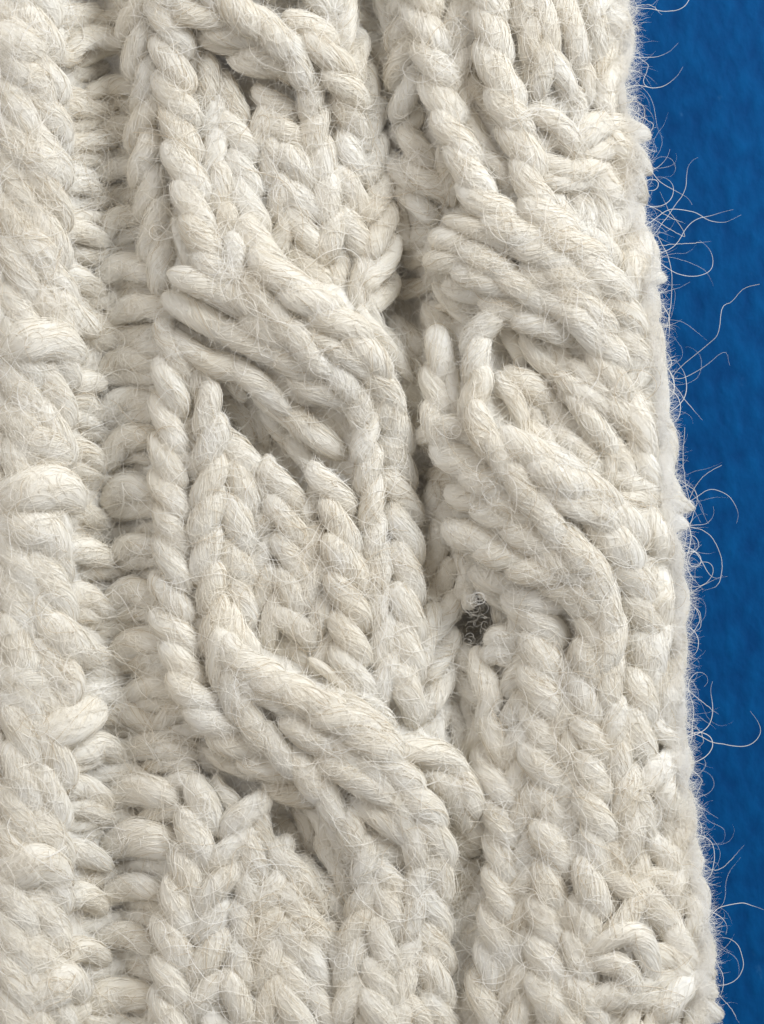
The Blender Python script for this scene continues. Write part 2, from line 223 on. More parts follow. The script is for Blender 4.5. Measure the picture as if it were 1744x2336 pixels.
BLOCKS[(0, 1500)] = """
-20,100 80,85 190,120 w110 h74; -20,195 60,190 155,165 w95 h70; 220,90 290,55 325,140 265,215 w110 h72; -10,250 80,290 130,390 w130 h66; 10,400 80,450 130,560 w120 h58; -10,520 60,560 140,570 w110 h60; 160,400 270,330 380,270 440,235 w165 h76; 230,440 350,430 470,400 545,455 w130 h56;
170,510 220,580 250,690 w130 h72; 285,620 370,590 490,660 w115 h56; 275,690 380,680 500,730 w110 h50; 120,660 200,720 310,800 w150 h72; 90,810 180,780 260,870 w130 h66; 20,680 60,760 40,870 w105 h44; -20,980 100,960 200,950 290,1030 w175 h80; -10,890 80,900 170,880 w110 h62; 240,910 350,890 480,940 w115 h56; -10,1160 90,1120 200,1170 285,1250 w140 h66; 150,1050 240,1080 290,1160 w110 h64; 285,1120 370,1080 455,1140 w130 h52;
-20,1290 80,1320 170,1400 195,1480 w160 h66; 190,1220 250,1280 270,1370 w120 h62; 265,1390 360,1330 470,1370 w120 h54; 200,1410 290,1430 350,1490 w100 h60; 130,1610 220,1530 310,1480 365,1540 w160 h74; -20,1550 50,1580 120,1650 w140 h70; 10,1460 60,1500 110,1560 w90 h50; 260,1660 330,1610 380,1600 w110 h50; -20,630 10,700 0,780 w80 h40; 0,1060 60,1060 140,1040 w90 h62;
330,50 450,60 560,40 w95 h36; 600,170 700,135 810,165 w120 h42; 610,230 700,210 790,215 w85 h36; 350,195 460,165 590,205 w115 h44; 440,270 570,255 710,305 w120 h42; 480,325 600,330 710,325 w80 h34; 740,300 820,235 890,245 w105 h40; 560,450 660,405 810,435 w130 h42; 600,390 700,370 840,385 w80 h36; 440,545 560,515 690,575 w115 h40; 505,645 620,600 800,645 w160 h48; 450,750 540,725 620,755 w95 h38; 340,800 450,790 560,770 w80 h26; 690,730 780,700 870,730 w100 h36; 505,870 620,820 800,870 w175 h50; 355,1000 480,990 630,960 w100 h30; 490,1090 600,1045 730,1070 w120 h44; 330,1220 450,1210 610,1180 w90 h28; 470,1290 580,1265 700,1330 w130 h42; 340,1420 440,1440 570,1400 w110 h34; 380,1490 480,1490 610,1470 w90 h30; 425,1585 520,1540 690,1550 w170 h52; 620,1130 680,1120 740,1150 w90 h26; 590,1400 650,1420 700,1460 w90 h32; 700,500 770,480 850,510 w100 h34; 780,590 830,560 890,570 w90 h36; 560,20 650,40 720,70 w90 h30; 690,70 770,60 840,100 w100 h38; 820,370 900,420 950,480 w100 h22; 600,1200 660,1190 720,1220 w80 h30;
840,40 870,150 920,250 w140 h66; 890,210 1000,310 1130,400 w150 h72; 970,50 1050,160 1110,250 w140 h76; 1080,220 1170,330 1290,440 w140 h80; 1100,40 1230,90 1360,130 w130 h86; 1140,140 1260,190 1380,260 w130 h84; 1320,110 1450,210 1560,300 w180 h96; 1500,270 1580,340 1660,400 w150 h96; 1230,300 1350,340 1480,390 1650,430 w120 h86; 950,390 1080,440 1200,490 1330,530 w150 h62; 1320,440 1410,530 1500,620 1560,700 w130 h78; 1490,470 1580,540 1670,600 w120 h80; 1220,610 1330,680 1440,720 1570,770 w150 h56; 1020,40 1060,90 1100,140 w80 h70; 1060,500 1150,560 1240,600 w110 h46; 1190,420 1280,470 1360,520 w110 h68;
890,570 930,660 975,760 950,850 w140 h50; 1190,630 1120,720 1050,810 w145 h52; 800,830 850,880 930,980 w110 h46; 1140,850 1050,900 960,1000 w130 h50; 750,990 830,1060 910,1160 w170 h52; 1050,990 980,1070 900,1180 w110 h46; 1060,1120 980,1180 890,1250 w120 h46; 710,1260 780,1310 860,1400 w160 h50; 780,1400 830,1460 880,1540 w110 h44; 1010,1290 960,1380 890,1480 w105 h46; 1020,1320 1080,1370 1130,1480 w110 h50; 710,1520 780,1560 840,1650 w140 h47; 1000,1550 930,1600 880,1660 w110 h44; 1070,950 1140,1020 1210,1110 w120 h48; 1080,1170 1120,1240 1125,1340 w75 h46; 1250,950 1220,1040 1160,1130 w105 h46; 1240,1160 1210,1250 1150,1340 w110 h46; 1260,880 1330,960 1400,1070 w130 h48; 1270,1050 1340,1130 1400,1220 w120 h44; 1270,1180 1320,1290 1370,1390 w120 h44; 1260,1290 1250,1400 1190,1490 w120 h46; 1150,1440 1200,1540 1280,1620 w130 h52; 1340,1260 1440,1330 1520,1420 w120 h36; 1370,1410 1440,1500 1510,1610 w120 h36; 1410,970 1490,1050 1550,1170 w120 h18; 1280,1390 1330,1480 1340,1610 w110 h42; 1030,1480 1070,1560 1100,1650 w110 h44; 1200,780 1240,830 1290,900 w110 h40; 1310,790 1370,840 1420,920 w100 h18; 1000,600 1050,650 1080,710 w90 h34; 890,880 930,940 960,1000 w80 h38; 1480,860 1540,940 1580,1040 w110 h26;
"""
BLOCKS[(750, 1500)] = """
-20,250 90,290 190,370 w150 h90; 130,240 230,330 310,420 w130 h82; -20,420 110,460 220,530 w110 h78; 160,360 260,460 350,570 w150 h88; 310,510 400,620 460,720 w155 h84; 410,680 490,780 540,880 w150 h74; 320,450 440,410 540,460 620,570 w130 h76; 440,510 560,580 640,680 655,770 w130 h72; 490,640 570,720 640,800 w105 h48;
20,510 140,560 240,630 w125 h82; 200,600 290,660 370,740 w120 h78; 180,690 300,760 430,830 w150 h66; 350,850 430,890 510,990 w150 h62; 330,970 430,1040 530,1120 w150 h57; 420,770 500,840 550,960 w120 h66; 120,710 190,790 215,890 w110 h60; 310,820 260,910 220,1010 w115 h57; 240,880 280,990 330,1120 w110 h52; 90,850 160,960 200,1070 w110 h46; 220,1050 300,1130 370,1240 w120 h50; 380,1100 460,1180 540,1240 w110 h46; 400,1240 470,1310 545,1420 w115 h48; 410,1410 480,1480 540,1570 w105 h44; 345,1320 330,1440 280,1540 w110 h46; 70,1040 120,1150 160,1260 w120 h42; 40,1400 80,1320 170,1390 w120 h42; 160,1240 220,1340 270,1460 w120 h44; 40,1420 90,1520 110,1650 w130 h42; 200,1420 230,1530 210,1650 w120 h42; 320,1530 380,1600 430,1660 w110 h44; 20,780 70,850 110,920 w100 h36; 430,1560 480,1620 520,1680 w100 h40;
50,20 100,100 160,200 w110 h44; 200,50 225,150 230,270 w95 h42; 320,40 350,130 390,220 w115 h46; 290,170 340,260 390,360 w110 h44; 455,50 475,160 440,290 w110 h42; 525,130 490,240 440,360 w105 h38; 400,200 390,320 430,410 w95 h40; 570,260 600,350 580,450 w90 h30; 550,60 620,120 700,190 w115 h28; 700,320 650,430 610,490 w115 h30; 600,500 680,560 695,670 w95 h20; 630,700 690,780 730,870 w105 h16; 560,870 600,950 640,1010 w105 h10; 120,170 200,220 260,280 w90 h48;
780,270 785,380 760,510 w140 h44; 870,330 860,430 820,530 w105 h40; 730,480 780,560 850,630 w115 h40; 710,670 780,740 840,840 w120 h44; 820,610 900,680 980,770 w150 h44; 720,900 800,960 860,1070 w160 h42; 690,850 750,840 830,890 w100 h36; 890,890 920,1000 880,1090 w115 h36; 990,700 1080,780 1170,870 1230,940 w175 h52; 1140,530 1200,620 1250,730 w150 h55; 1230,700 1255,800 1240,910 w110 h48; 1130,50 1170,150 1250,230 w120 h52; 1120,220 1190,330 1260,410 w120 h54; 1150,330 1220,430 1280,570 w120 h54; 860,20 960,100 1050,140 w150 h44; 870,200 980,250 1070,340 w160 h42; 690,50 740,180 720,290 w130 h38; 890,410 980,480 1050,570 w145 h42; 1000,410 1060,330 1120,270 w120 h44; 860,560 980,600 1080,670 w145 h42; 1060,450 1100,520 1120,610 w100 h46; 1000,150 1080,200 1130,270 w100 h42; 950,860 1030,930 1110,1000 w120 h40; 980,1000 1050,1040 1120,1090 w110 h38; 800,830 870,860 930,920 w110 h36;
1260,90 1320,230 1350,390 w115 h54; 1370,50 1400,200 1420,350 w120 h57; 1430,-20 1500,130 1540,270 w120 h46; 1540,10 1575,130 1590,260 w95 h26; 1440,370 1390,460 1320,550 w125 h54; 1340,510 1430,540 1470,650 w125 h54; 1290,640 1360,740 1430,860 w150 h53; 1400,560 1430,680 1450,770 w110 h52; 1310,840 1400,920 1470,1050 w150 h50; 1550,250 1585,400 1560,530 w120 h36; 1560,390 1620,470 1600,560 w95 h24; 1470,490 1515,600 1480,710 w105 h46; 1530,560 1615,640 1635,790 w110 h32; 1500,670 1550,790 1560,910 w105 h42; 1600,790 1655,900 1650,1010 w110 h28; 1470,840 1530,900 1570,990 w120 h46; 1490,1010 1570,1040 1620,1120 w130 h42; 1640,980 1690,1080 1690,1200 w105 h24; 1280,560 1310,610 1330,680 w90 h46; 1250,780 1300,880 1330,980 w100 h46;
1120,980 1200,1030 1300,1130 w150 h56; 1120,1150 1180,1190 1250,1270 w120 h52; 1400,1120 1350,1200 1280,1250 w115 h54; 1260,990 1340,1040 1410,1110 w110 h46; 1440,1070 1500,1160 1570,1240 w140 h48; 1390,1150 1430,1200 1450,1270 w80 h36; 1255,1310 1350,1260 1440,1310 1465,1410 w135 h62; 1260,1400 1350,1420 1380,1510 w130 h56; 1470,1380 1560,1370 1660,1410 w150 h48; 1450,1470 1560,1460 1670,1500 w150 h46; 1240,1570 1370,1530 1490,1580 w150 h50; 1530,1190 1580,1290 1590,1400 w130 h44; 1600,1150 1660,1250 1690,1350 w120 h26; 1500,1610 1600,1580 1700,1610 w140 h36; 1690,1230 1720,1320 1720,1420 w90 h10; 1660,1390 1710,1480 1710,1580 w110 h20; 1360,1480 1420,1500 1480,1460 w90 h50; 1690,1560 1700,1620 1690,1690 w100 h14;
920,1100 990,1150 1070,1250 w150 h55; 930,1230 1000,1290 1070,1370 w140 h53; 920,1360 1000,1410 1060,1480 w140 h52; 1070,1290 1140,1330 1210,1430 w130 h53; 930,1510 1020,1560 1090,1650 w140 h48; 1150,1480 1190,1560 1230,1650 w125 h46; 890,1120 870,1220 830,1310 w130 h42; 730,1070 780,1170 840,1270 w130 h42; 710,1280 760,1380 790,1490 w160 h43; 870,1300 860,1400 850,1510 w115 h40; 720,1400 690,1500 660,1630 w150 h42; 800,1470 820,1560 840,1660 w140 h43; 1060,1440 1120,1520 1170,1610 w130 h46; 1070,1130 1100,1200 1120,1270 w90 h44;
580,1030 640,1120 660,1230 w125 h18; 550,1360 630,1400 670,1490 w120 h26; 570,1210 620,1300 640,1380 w100 h8; 550,1480 590,1560 600,1660 w105 h8; 680,1000 710,1060 730,1120 w100 h26; 680,1180 700,1250 710,1320 w90 h26;
"""

EDGE_Y = np.array([-300, 0, 53, 210, 340, 455, 570, 675, 800, 950, 1140, 1245, 1370, 1530, 1647, 1710, 1815, 1950, 2037, 2110, 2215, 2336, 2640], float)
EDGE_X = np.array([1412, 1422, 1434, 1418, 1450, 1437, 1482, 1492, 1506, 1520, 1536, 1555, 1562, 1556, 1566, 1560, 1576, 1588, 1604, 1620, 1615, 1610, 1604], float)

EDGE_X = EDGE_X - np.where(EDGE_Y > 500, 13.0, 2.0)


def edge(y):
    return np.interp(y, EDGE_Y, EDGE_X)


ROLL = 230.0
DROP = 88.0


def macro(x, y):
    """the garment rolls away from the lens along its right side"""
    d = np.clip((edge(y) - x) / ROLL, -0.6, 1.0)
    z = -DROP * (1 - d) ** 2.2
    z = z + 20 * np.exp(-((x - 55) / 85.0) ** 2)
    # the recessed purl channel and the valley between the two cable panels
    cx = np.interp(y, [0, 600, 1200, 1700, 2336], [228, 262, 262, 278, 262])
    z = z - 74 * np.exp(-((x - cx) / 84.0) ** 2)
    vx = np.interp(y, [0, 300, 620, 1000, 1300, 1500, 1800, 2336], [842, 862, 905, 930, 985, 1035, 1062, 1050])
    z = z - 48 * np.exp(-((x - vx) / 50.0) ** 2) - 46 * np.exp(-((x - vx) / 150.0) ** 2)
    return z


class Stitch:
    pass


def catmull(P, n):
    P = np.asarray(P, float)
    Q = np.vstack([2 * P[0] - P[1], P, 2 * P[-1] - P[-2]])
    k = len(P) - 1
    u = np.linspace(0, k, n)
    i = np.minimum(u.astype(int), k - 1)
    f = (u - i)[:, None]
    p0, p1, p2, p3 = Q[i], Q[i + 1], Q[i + 2], Q[i + 3]
    return 0.5 * (2 * p1 + (p2 - p0) * f + (2 * p0 - 5 * p1 + 4 * p2 - p3) * f ** 2 + (3 * p1 - p0 - 3 * p2 + p3) * f ** 3)


def make_stitch(P, wd, h, traced=True, ext=None):
    s = Stitch()
    P = np.asarray(P, float)
    # the ends run on a little way under the neighbouring loops
    d0 = P[0] - P[1]; d1 = P[-1] - P[-2]
    if ext is None:
        mid = P.mean(0)
        ext = min(0.42 * wd, 20) if mid[0] < 330 else 0.74 * wd
        if mid[0] > 330: wd = wd * 0.90
        elif mid[0] < 165: wd = wd * 1.18
        P = P.copy()
        d0 = d0 / (np.linalg.norm(d0) + 1e-6); d1 = d1 / (np.linalg.norm(d1) + 1e-6)
        run = P[-1] - P[0]
        if np.hypot(mid[0] - 1088, mid[1] - 1425) < 125: ext *= 0.2      # the loops stand apart round the hole
        if mid[0] > 330 and abs(run[1]) > 1.15 * abs(run[0]):      # legs of a wale turn to run along it
            wale = np.array([0.07, 1.0]) * np.sign(run[1])
            d0 = 0.25 * d0 - 0.75 * wale; d1 = 0.25 * d1 + 0.75 * wale
            ext *= 1.1
            P = np.vstack([P[0] + d0 * ext, P, P[-1] + d1 * ext])
        else:
            P[0] += d0 * ext; P[-1] += d1 * ext
    s.P = P; s.w = wd; s.h = h; s.traced = traced; s.rim = False; s.lean = 0.0; s.cab = 0.0
    s.line = catmull(P, 25)
    s.len = np.linalg.norm(np.diff(s.line, axis=0), axis=1).sum()
    s.mid = s.line[12]
    s.area = s.len * wd
    return s


stitches = []
for (ox, oy), txt in BLOCKS.items():
    for ent in txt.replace('\n', ' ').split(';'):
        tk = ent.split()
        if not tk:
            continue
        P = [(ox + float(t.split(',')[0]) / 2, oy + float(t.split(',')[1]) / 2) for t in tk if ',' in t]
        wd = [float(t[1:]) for t in tk if t[0] == 'w'][0] / 2
        h = [float(t[1:]) for t in tk if t[0] == 'h'][0]
        stitches.append(make_stitch(P, wd * 0.98, 48 + (h - 48) * 1.9))

# the wales: columns of stitch legs that run through panels and cables.  Points x,y on the plan
# (an optional third number is the height), lean + for legs that go down to the right, - to the left
WALES = """
310,-60 310,75 317,130 338,210 328,280 328,350 340,420 348,500 362,590 392,670 | w56 h48 a-.5 p84
405,690 402,770 394,850 388,920 383,1050 390,1140 397,1225 393,1310 395,1395 407,1455 425,1535,60 450,1605,66 500,1660,68 560,1705,64 615,1750,58 668,1800,54 722,1855,50 | w58 h50 a.6 p82
380,-60 385,15 390,85 395,145 402,230 415,325 430,415,64 448,500,72 480,585,76 530,650,82 590,715,84 650,795,78 705,860,72 755,905,68 800,960,58 | w60 h58 a.55 p84
430,20,34 430,100,36 462,165,38 480,240,38 480,345,44 495,430,50 515,530,66 545,620,84 600,685,88 650,745,90 695,795,88 750,835,84 800,880,76 830,950,64 838,1050,52 849,1140,52 853,1225,50 866,1300,48 860,1390,46 876,1470,44 880,1560,44 888,1640,36 | w52 h50 a-.35 p82
520,130,22 526,200,32 532,270,36 550,350,40 558,435,44 575,520,58 612,600,88 675,662,97 750,715,99 808,768,98 850,835,86 882,910,76 900,990,64 905,1070,58 914,1140,54 924,1225,53 927,1305,53 929,1385,52 931,1460,50 928,1560,46 925,1640,42 905,1700,32 | w62 h50 a.4 p86
585,190 588,260 608,345 632,420 646,515 655,590 685,640 | w48 h34 a-.5 p78
600,150,30 640,260 672,335 685,410 694,485 698,580 718,670 | w54 h38 a.6 p78
475,-30,72 530,18,76 590,55,76 642,92,70 675,130,64 698,175,56 714,230,46 716,300,42 735,375,40 745,450,38 755,510,38 758,585,36 772,670,32 | w60 h50 a-.25 p82
370,-25,60 440,20,66 495,52,66 552,84,60 606,122,56 640,172,46 655,220,36 | w58 h56 a.4 p84
430,35,40 505,90,52 565,130,50 622,172,46 655,215,36 | w58 h46 a.4 p84
640,0,66 690,38,70 725,88,70 757,138,68 785,185,64 800,245,54 802,320,46 800,390,42 805,460,40 806,530,38 795,610,34 | w56 h50 a.5 p82
700,-40 724,30 750,85 | w50 h60 a.4 p78
755,-30 780,40 800,105 812,160 835,195 842,280 848,350 862,450 866,530 874,605 852,690 832,740 | w54 h48 a-.55 p80
830,-10 855,60 869,110 872,150 885,195 900,250 915,300 | w42 h24 a.6 p54
418,768,8 440,815,26 460,868,48 478,970 483,1040 479,1110 470,1190 469,1260 480,1330 492,1390 490,1450,62 508,1525,74 535,1590,78 580,1655,80 640,1715,78 705,1768,76 755,1830,66 798,1885,58 835,1960,50 840,2050,44 812,2120,42 800,2210,42 800,2350,42 | w57 h54 a-.4 p82
512,930,10 530,990 545,1070 552,1130 543,1200 533,1275 546,1330 545,1400 538,1462,60 565,1520,82 630,1560,90 715,1602,96 795,1650,95 868,1720,90 935,1800,82 985,1885,72 1000,1965,60 988,2060,52 985,2150,48 994,2250,44 1005,2360,40 | w62 h46 a.45 p84
600,1618,72 640,1648,84 705,1680,86 775,1705,84 840,1752,82 893,1815,76 930,1880,68 955,1950,60 950,2030,54 938,2110,50 925,2180,46 914,2260,46 905,2370,44 | w56 h56 a-.2 p84
578,1000,6 590,1055 602,1120 608,1190 594,1290 610,1375 628,1455 642,1530 | w46 h38 a-.6 p78
625,1010,6 640,1070 652,1150 661,1215 667,1300 663,1375 677,1440 692,1530 | w55 h45 a.6 p80
693,1090 697,1180 709,1260 710,1340 728,1410 737,1480 748,1570 | w48 h40 a-.55 p80
720,1010 746,1085 769,1155 783,1235 794,1325 797,1400 800,1480 808,1560 822,1620 | w57 h52 a.6 p82
960,1090 975,1170 994,1250 1004,1330 1004,1410 1003,1500 998,1580 988,1650 972,1705 | w50 h34 a-.6 p80
468,1735,14 467,1790 462,1860 436,1935 416,2030 398,2120 396,2210 390,2280 386,2370 | w66 h51 a.5 p84
605,1755,12 578,1810 552,1870 526,1950 494,2035 486,2110 476,2190 469,2260 460,2360 | w58 h49 a-.55 p82
625,1795,12 602,1850 585,1920 570,2000 560,2100 546,2185 541,2270 545,2370 | w55 h49 a.5 p82
635,1880 622,1950 612,2020 606,2120 614,2200 610,2270 622,2370 | w52 h47 a-.55 p82
645,1880 660,1965 668,2050 663,2140 665,2240 672,2370 | w58 h46 a.55 p84
702,1900,20 712,1990,26 706,2090,34 717,2170 716,2250 727,2370 | w56 h37 a.5 p84
800,1830 846,1900 884,1985 893,2065 872,2170 868,2270 870,2370 | w58 h50 a.5 p84
938,-30 922,60 918,130 926,200 930,270 905,330 | w50 h47 a-.55 p80
948,-40 970,50 988,115 1000,170 1011,220 1024,275 1045,318,64 1066,385,68 1098,448,74 1140,500,76 1190,542,78 1250,582,78 1308,638,76 1346,715,72 1378,790,66 1396,865,60 1410,940,54 1420,1010,48 | w62 h58 a.5 p84
1075,-20 1056,100 1046,165 1050,235 1064,300 | w46 h46 a-.5 p74
1100,-40 1122,45 1132,140 1148,215 1174,285 1200,355 1212,435,68 1245,498,76 1295,548,82 1355,602,82 1402,668,72 1432,745,64 1448,825,58 1458,905,52 | w66 h64 a.4 p88
1190,-20 1212,85 1238,150 1244,220 1218,285 | w56 h56 a-.4 p80
905,300 918,370 945,440 968,500 985,520 | w52 h44 a.5 p78
940,260 952,330 968,400 1000,455 1018,505 | w52 h44 a.5 p78
930,545,46 990,535,52 1045,548,64 1105,588,74 1160,632,76 1210,672,74 1250,735,70 | w56 h60 a.3 p88
928,585,48 990,578,56 1045,598,62 1095,632,64 1150,668,66 1205,705,66 | w56 h60 a.3 p88
1160,570,70 1225,612,72 1290,655,74 1340,705,74 1368,775,68 1390,850,60 | w58 h70 a.35 p88
985,642,46 1045,645,50 1110,672,52 1175,708,58 1240,740,66 1300,790,68 | w60 h52 a.3 p88
1010,700,14 1012,755 1012,805 1002,850 1003,905 1000,960,58 1018,1020,70 1072,1062,74 1132,1112,76 1190,1166,76 1248,1215,74 1290,1268,68 | w62 h48 a.4 p86
1165,640,8 1135,690,34 1108,740,54 1085,800,60 1092,865,60 1076,930,70 1096,980,82 1124,1016,86 1172,1088,88 1232,1160,88 1292,1230,84 1345,1290,78 1382,1365,72 1396,1450,64 1388,1540,58 1398,1620,56 1408,1700,54 1422,1790,54 1435,1870,52 1450,1960,50 1455,2050,50 | w58 h60 a-.25 p86
1150,810 1192,858 1222,910 1240,960 | w62 h48 a.5 p82
1140,950,78 1185,1004,86 1238,1058,92 1295,1108,92 1350,1162,86 1398,1228,76 1435,1302,66 1462,1385,58 1474,1465,50 1466,1545,48 1456,1640,50 1448,1720,50 1464,1790,46 | w66 h70 a.35 p90
1200,975,74 1255,1032,82 1312,1088,86 1372,1135,82 1425,1190,70 1460,1262,56 | w60 h74 a.3 p88
1003,1085,60 1065,1122,68 1130,1166,72 1190,1206,76 1242,1248,78 1294,1295,76 1335,1350,70 1358,1420,60 1350,1480,54 1338,1570,53 1347,1655,54 1358,1725,54 1352,1810,54 1362,1900,52 1350,2010,55 1340,2095,53 1325,2165,51 1315,2260,47 1310,2370,46 | w64 h60 a.45 p86
1003,1150,56 1060,1206,64 1128,1250,66 1195,1288,72 1258,1318,74 1308,1362,70 1330,1415,60 | w66 h62 a.4 p88
1045,1258,42 1105,1292,46 1165,1330,50 1225,1365,58 1290,1402,56 | w60 h46 a.4 p88
870,1730,84 935,1708,84 985,1718,82 1035,1755,78 1066,1805,70 1080,1870,58 1082,1920,44 | w58 h70 a.2 p90
950,1750,80 1005,1776,78 1042,1820,72 1060,1880,60 1066,1940,46 | w54 h70 a.2 p90
78,-60 92,100 106,300 112,500 122,700 126,900 116,1100 112,1300 124,1500 122,1700 112,1900 106,2100 112,2390 | w60 h66 a.8 p92
20,-60 30,150 40,400 46,650 52,900 44,1150 42,1400 50,1650 44,1900 38,2150 44,2390 | w62 h70 a.7 p94
-48,-60 -36,300 -28,700 -26,1100 -28,1500 -30,1900 -30,2390 | w74 h70 a.6 p100
918,690 936,800 952,900 965,1000 974,1090 | w50 h26 a.5 p72
1030,1860 1054,1960 1068,2060 1062,2160 1054,2260 1052,2390 | w58 h32 a-.5 p74
1150,1590 1140,1690 1132,1760 1140,1870 1150,1980 1140,2085 1128,2190 1112,2260 1100,2370 | w66 h41 a.5 p86
1150,1325,14 1170,1380 1188,1450 1195,1530 1190,1605 1184,1680 1184,1760 1200,1840 1206,1960 1192,2050 1185,2120 1180,2200 1175,2280 1175,2370 | w58 h39 a-.5 p84
1185,1310,20 1205,1370 1234,1440 1240,1540 1241,1625 1242,1720 1252,1800 1268,1880 1264,1965 1248,2070 1250,2145 1250,2210 1258,2290 1265,2370 | w72 h46 a.5 p88
1290,1420 1295,1500 1290,1580 1295,1670 1300,1760 1306,1850 1308,1950 1300,2050 | w52 h44 a-.5 p84
"""
wales = []
for row in WALES.strip().split('\n'):
    pts, par = row.split('|')
    pr = {t[0]: float(t[1:]) for t in par.split()}
    pts = [tuple(map(float, t.split(','))) for t in pts.split()]
    line = catmull([q[:2] for q in pts], 40 * len(pts))
    arc = np.concatenate([[0], np.cumsum(np.linalg.norm(np.diff(line, axis=0), axis=1))])
    hs = np.array([q[2] if len(q) > 2 else pr['h'] for q in pts])
    hl = np.interp(np.linspace(0, len(pts) - 1, len(line)), np.arange(len(pts)), hs)
    # a wale that begins or ends inside the frame comes up from under its neighbours
    if -20 < pts[0][1] < 2340: hl = hl - 50 * np.exp(-(arc / 62.0) ** 2)
    if -20 < pts[-1][1] < 2340: hl = hl - 34 * np.exp(-((arc[-1] - arc) / 52.0) ** 2)
    wales.append((line, arc, hl, pr))

# single traced loops stay only where no wale runs over them
allw = np.concatenate([q[0] for q in wales])
stitches = [s for s in stitches if 128 < s.mid[0] < 300 or (s.mid[0] <= 128 and (s.w > 95 or rng.random() < 0.6)) or np.min(np.hypot(allw[:, 0] - s.mid[0], allw[:, 1] - s.mid[1])) > (27 if s.mid[0] > 128 else 60)]
for line, arc, hl, pr in wales:
    pos = rng.uniform(0.1, 0.5) * pr['p']
    while pos < arc[-1] - 0.1 * pr['p']:
        p = pr['p'] * rng.uniform(0.92, 1.08)
        hc = float(np.interp(pos, arc, hl)); cab = np.clip((hc - 58) / 14, 0, 1)      # 1 inside a cable
        L = p * rng.uniform(1.66, 1.92) * (1 + 0.12 * cab)
        wd = pr['w'] * (rng.uniform(0.95, 1.12) + 0.08 * cab)
        a = pr['a'] * wd * (0.86 - 0.30 * cab) * rng.uniform(0.8, 1.2)
        P = []
        for f, g in ((-0.5, -0.85), (-0.27, -0.8), (0.0, 0.0), (0.27, 0.8), (0.5, 0.75)):
            q = np.clip(pos + f * L, 0, arc[-1])
            c = np.array([np.interp(q, arc, line[:, 0]), np.interp(q, arc, line[:, 1])])
            b = np.array([np.interp(min(q + 8, arc[-1]), arc, line[:, i]) - np.interp(max(q - 8, 0), arc, line[:, i]) for i in (0, 1)])
            b /= np.linalg.norm(b) + 1e-9
            P.append(c + np.array([b[1], -b[0]]) * a * g)
        if np.linalg.norm(P[0] - P[-1]) > 30:
            h = np.interp(pos, arc, hl) + rng.uniform(-2.5, 2.5)
            s = make_stitch(P, wd, 48 + (h - 48) * 1.9, ext=2.0)
            s.lean = -13.0 + 5 * cab; s.cab = cab
            stitches.append(s)
        pos += p
N_TRACED = len(stitches)

# the knitting runs on past the frame: the outer rows repeat there, mirrored
extra = []
for s in list(stitches):
    lo = s.line.min(0); hi = s.line.max(0)
    flips = []
    if lo[0] > 8 and hi[0] < 260: flips.append((-1, 1, 0, 0))
    if lo[1] > 8 and hi[1] < 300: flips.append((1, -1, 0, 0))
    if hi[1] < 2328 and lo[1] > 2050: flips.append((1, -1, 0, 4672))
    for fx, fy, tx, ty in flips:
        P = s.P * (fx, fy) + (tx, ty)
        if fy < 0:
            P[:, 0] += edge(P[:, 1]) - edge(np.where(fy < 0, -(P[:, 1] - ty), P[:, 1]))
        extra.append(make_stitch(P, s.w, s.h, False))
stitches += [s for s in extra if np.all(s.line[:, 0] < edge(s.line[:, 1]) - s.w * 0.5)]

# ------------------------------------------------------------------ height map of the knitted sheet under the stitches
G = 12.0
X0, X1, Y0, Y1 = -340.0, 1700.0, -340.0, 2680.0
gx = np.arange(X0, X1 + 1, G); gy = np.arange(Y0, Y1 + 1, G)
num = np.zeros((len(gy), len(gx))); den = np.zeros_like(num); dxx = np.zeros_like(num); dxy = np.zeros_like(num)
cover = np.zeros_like(num)
for s in stitches:
    for k in range(0, 25, 4):
        p = s.line[k]
        t = s.line[min(k + 1, 24)] - s.line[max(k - 1, 0)]; t = t / (np.linalg.norm(t) + 1e-9)
        sig = 34.0
        ix0 = max(int((p[0] - 3 * sig - X0) / G), 0); ix1 = int((p[0] + 3 * sig - X0) / G) + 2
        iy0 = max(int((p[1] - 3 * sig - Y0) / G), 0); iy1 = int((p[1] + 3 * sig - Y0) / G) + 2
        if ix1 <= 0 or iy1 <= 0:
            continue
        XX = gx[None, ix0:ix1] - p[0]; YY = gy[iy0:iy1, None] - p[1]
        r2 = XX ** 2 + YY ** 2
        wgt = np.exp(-r2 / (2 * sig * sig)) * s.len / 100
        sl = np.s_[iy0:iy1, ix0:ix1]
        num[sl] += wgt * s.h; den[sl] += wgt
        dxx[sl] += wgt * (t[0] ** 2 - t[1] ** 2); dxy[sl] += wgt * 2 * t[0] * t[1]
        prof = max(1 - abs(2 * k / 24 - 1) ** 2.6, 0) ** 0.5
        cover[sl] = np.maximum(cover[sl], (r2 < (s.w * 0.5 * (0.35 + 0.6 * prof)) ** 2))
H = (num + 0.02 * 25) / (den + 0.02)
ANG = 0.5 * np.arctan2(dxy, dxx + 1e-6)
GXX, GYY = np.meshgrid(gx, gy)
PITS = [(1088, 1426, 44, 170), (1072, 1385, 26, 60), (640, 1045, 40, 4), (900, 610, 34, 40), (905, 700, 50, 16), (255, 165, 36, 26), (325, 575, 26, 26), (500, 112, 40, 18), (1035, 445, 18, 22), (1060, 1930, 36, 20), (445, 1685, 26, 18), (1060, 2200, 30, 16), (310, 2085, 24, 14), (315, 675, 24, 14)]
SHEET = H - 34
for px, py, pr, pd in PITS:
    SHEET -= pd * np.exp(-((GXX - px) ** 2 + (GYY - py) ** 2) / (2 * pr * pr))
SHEET += macro(GXX, GYY)


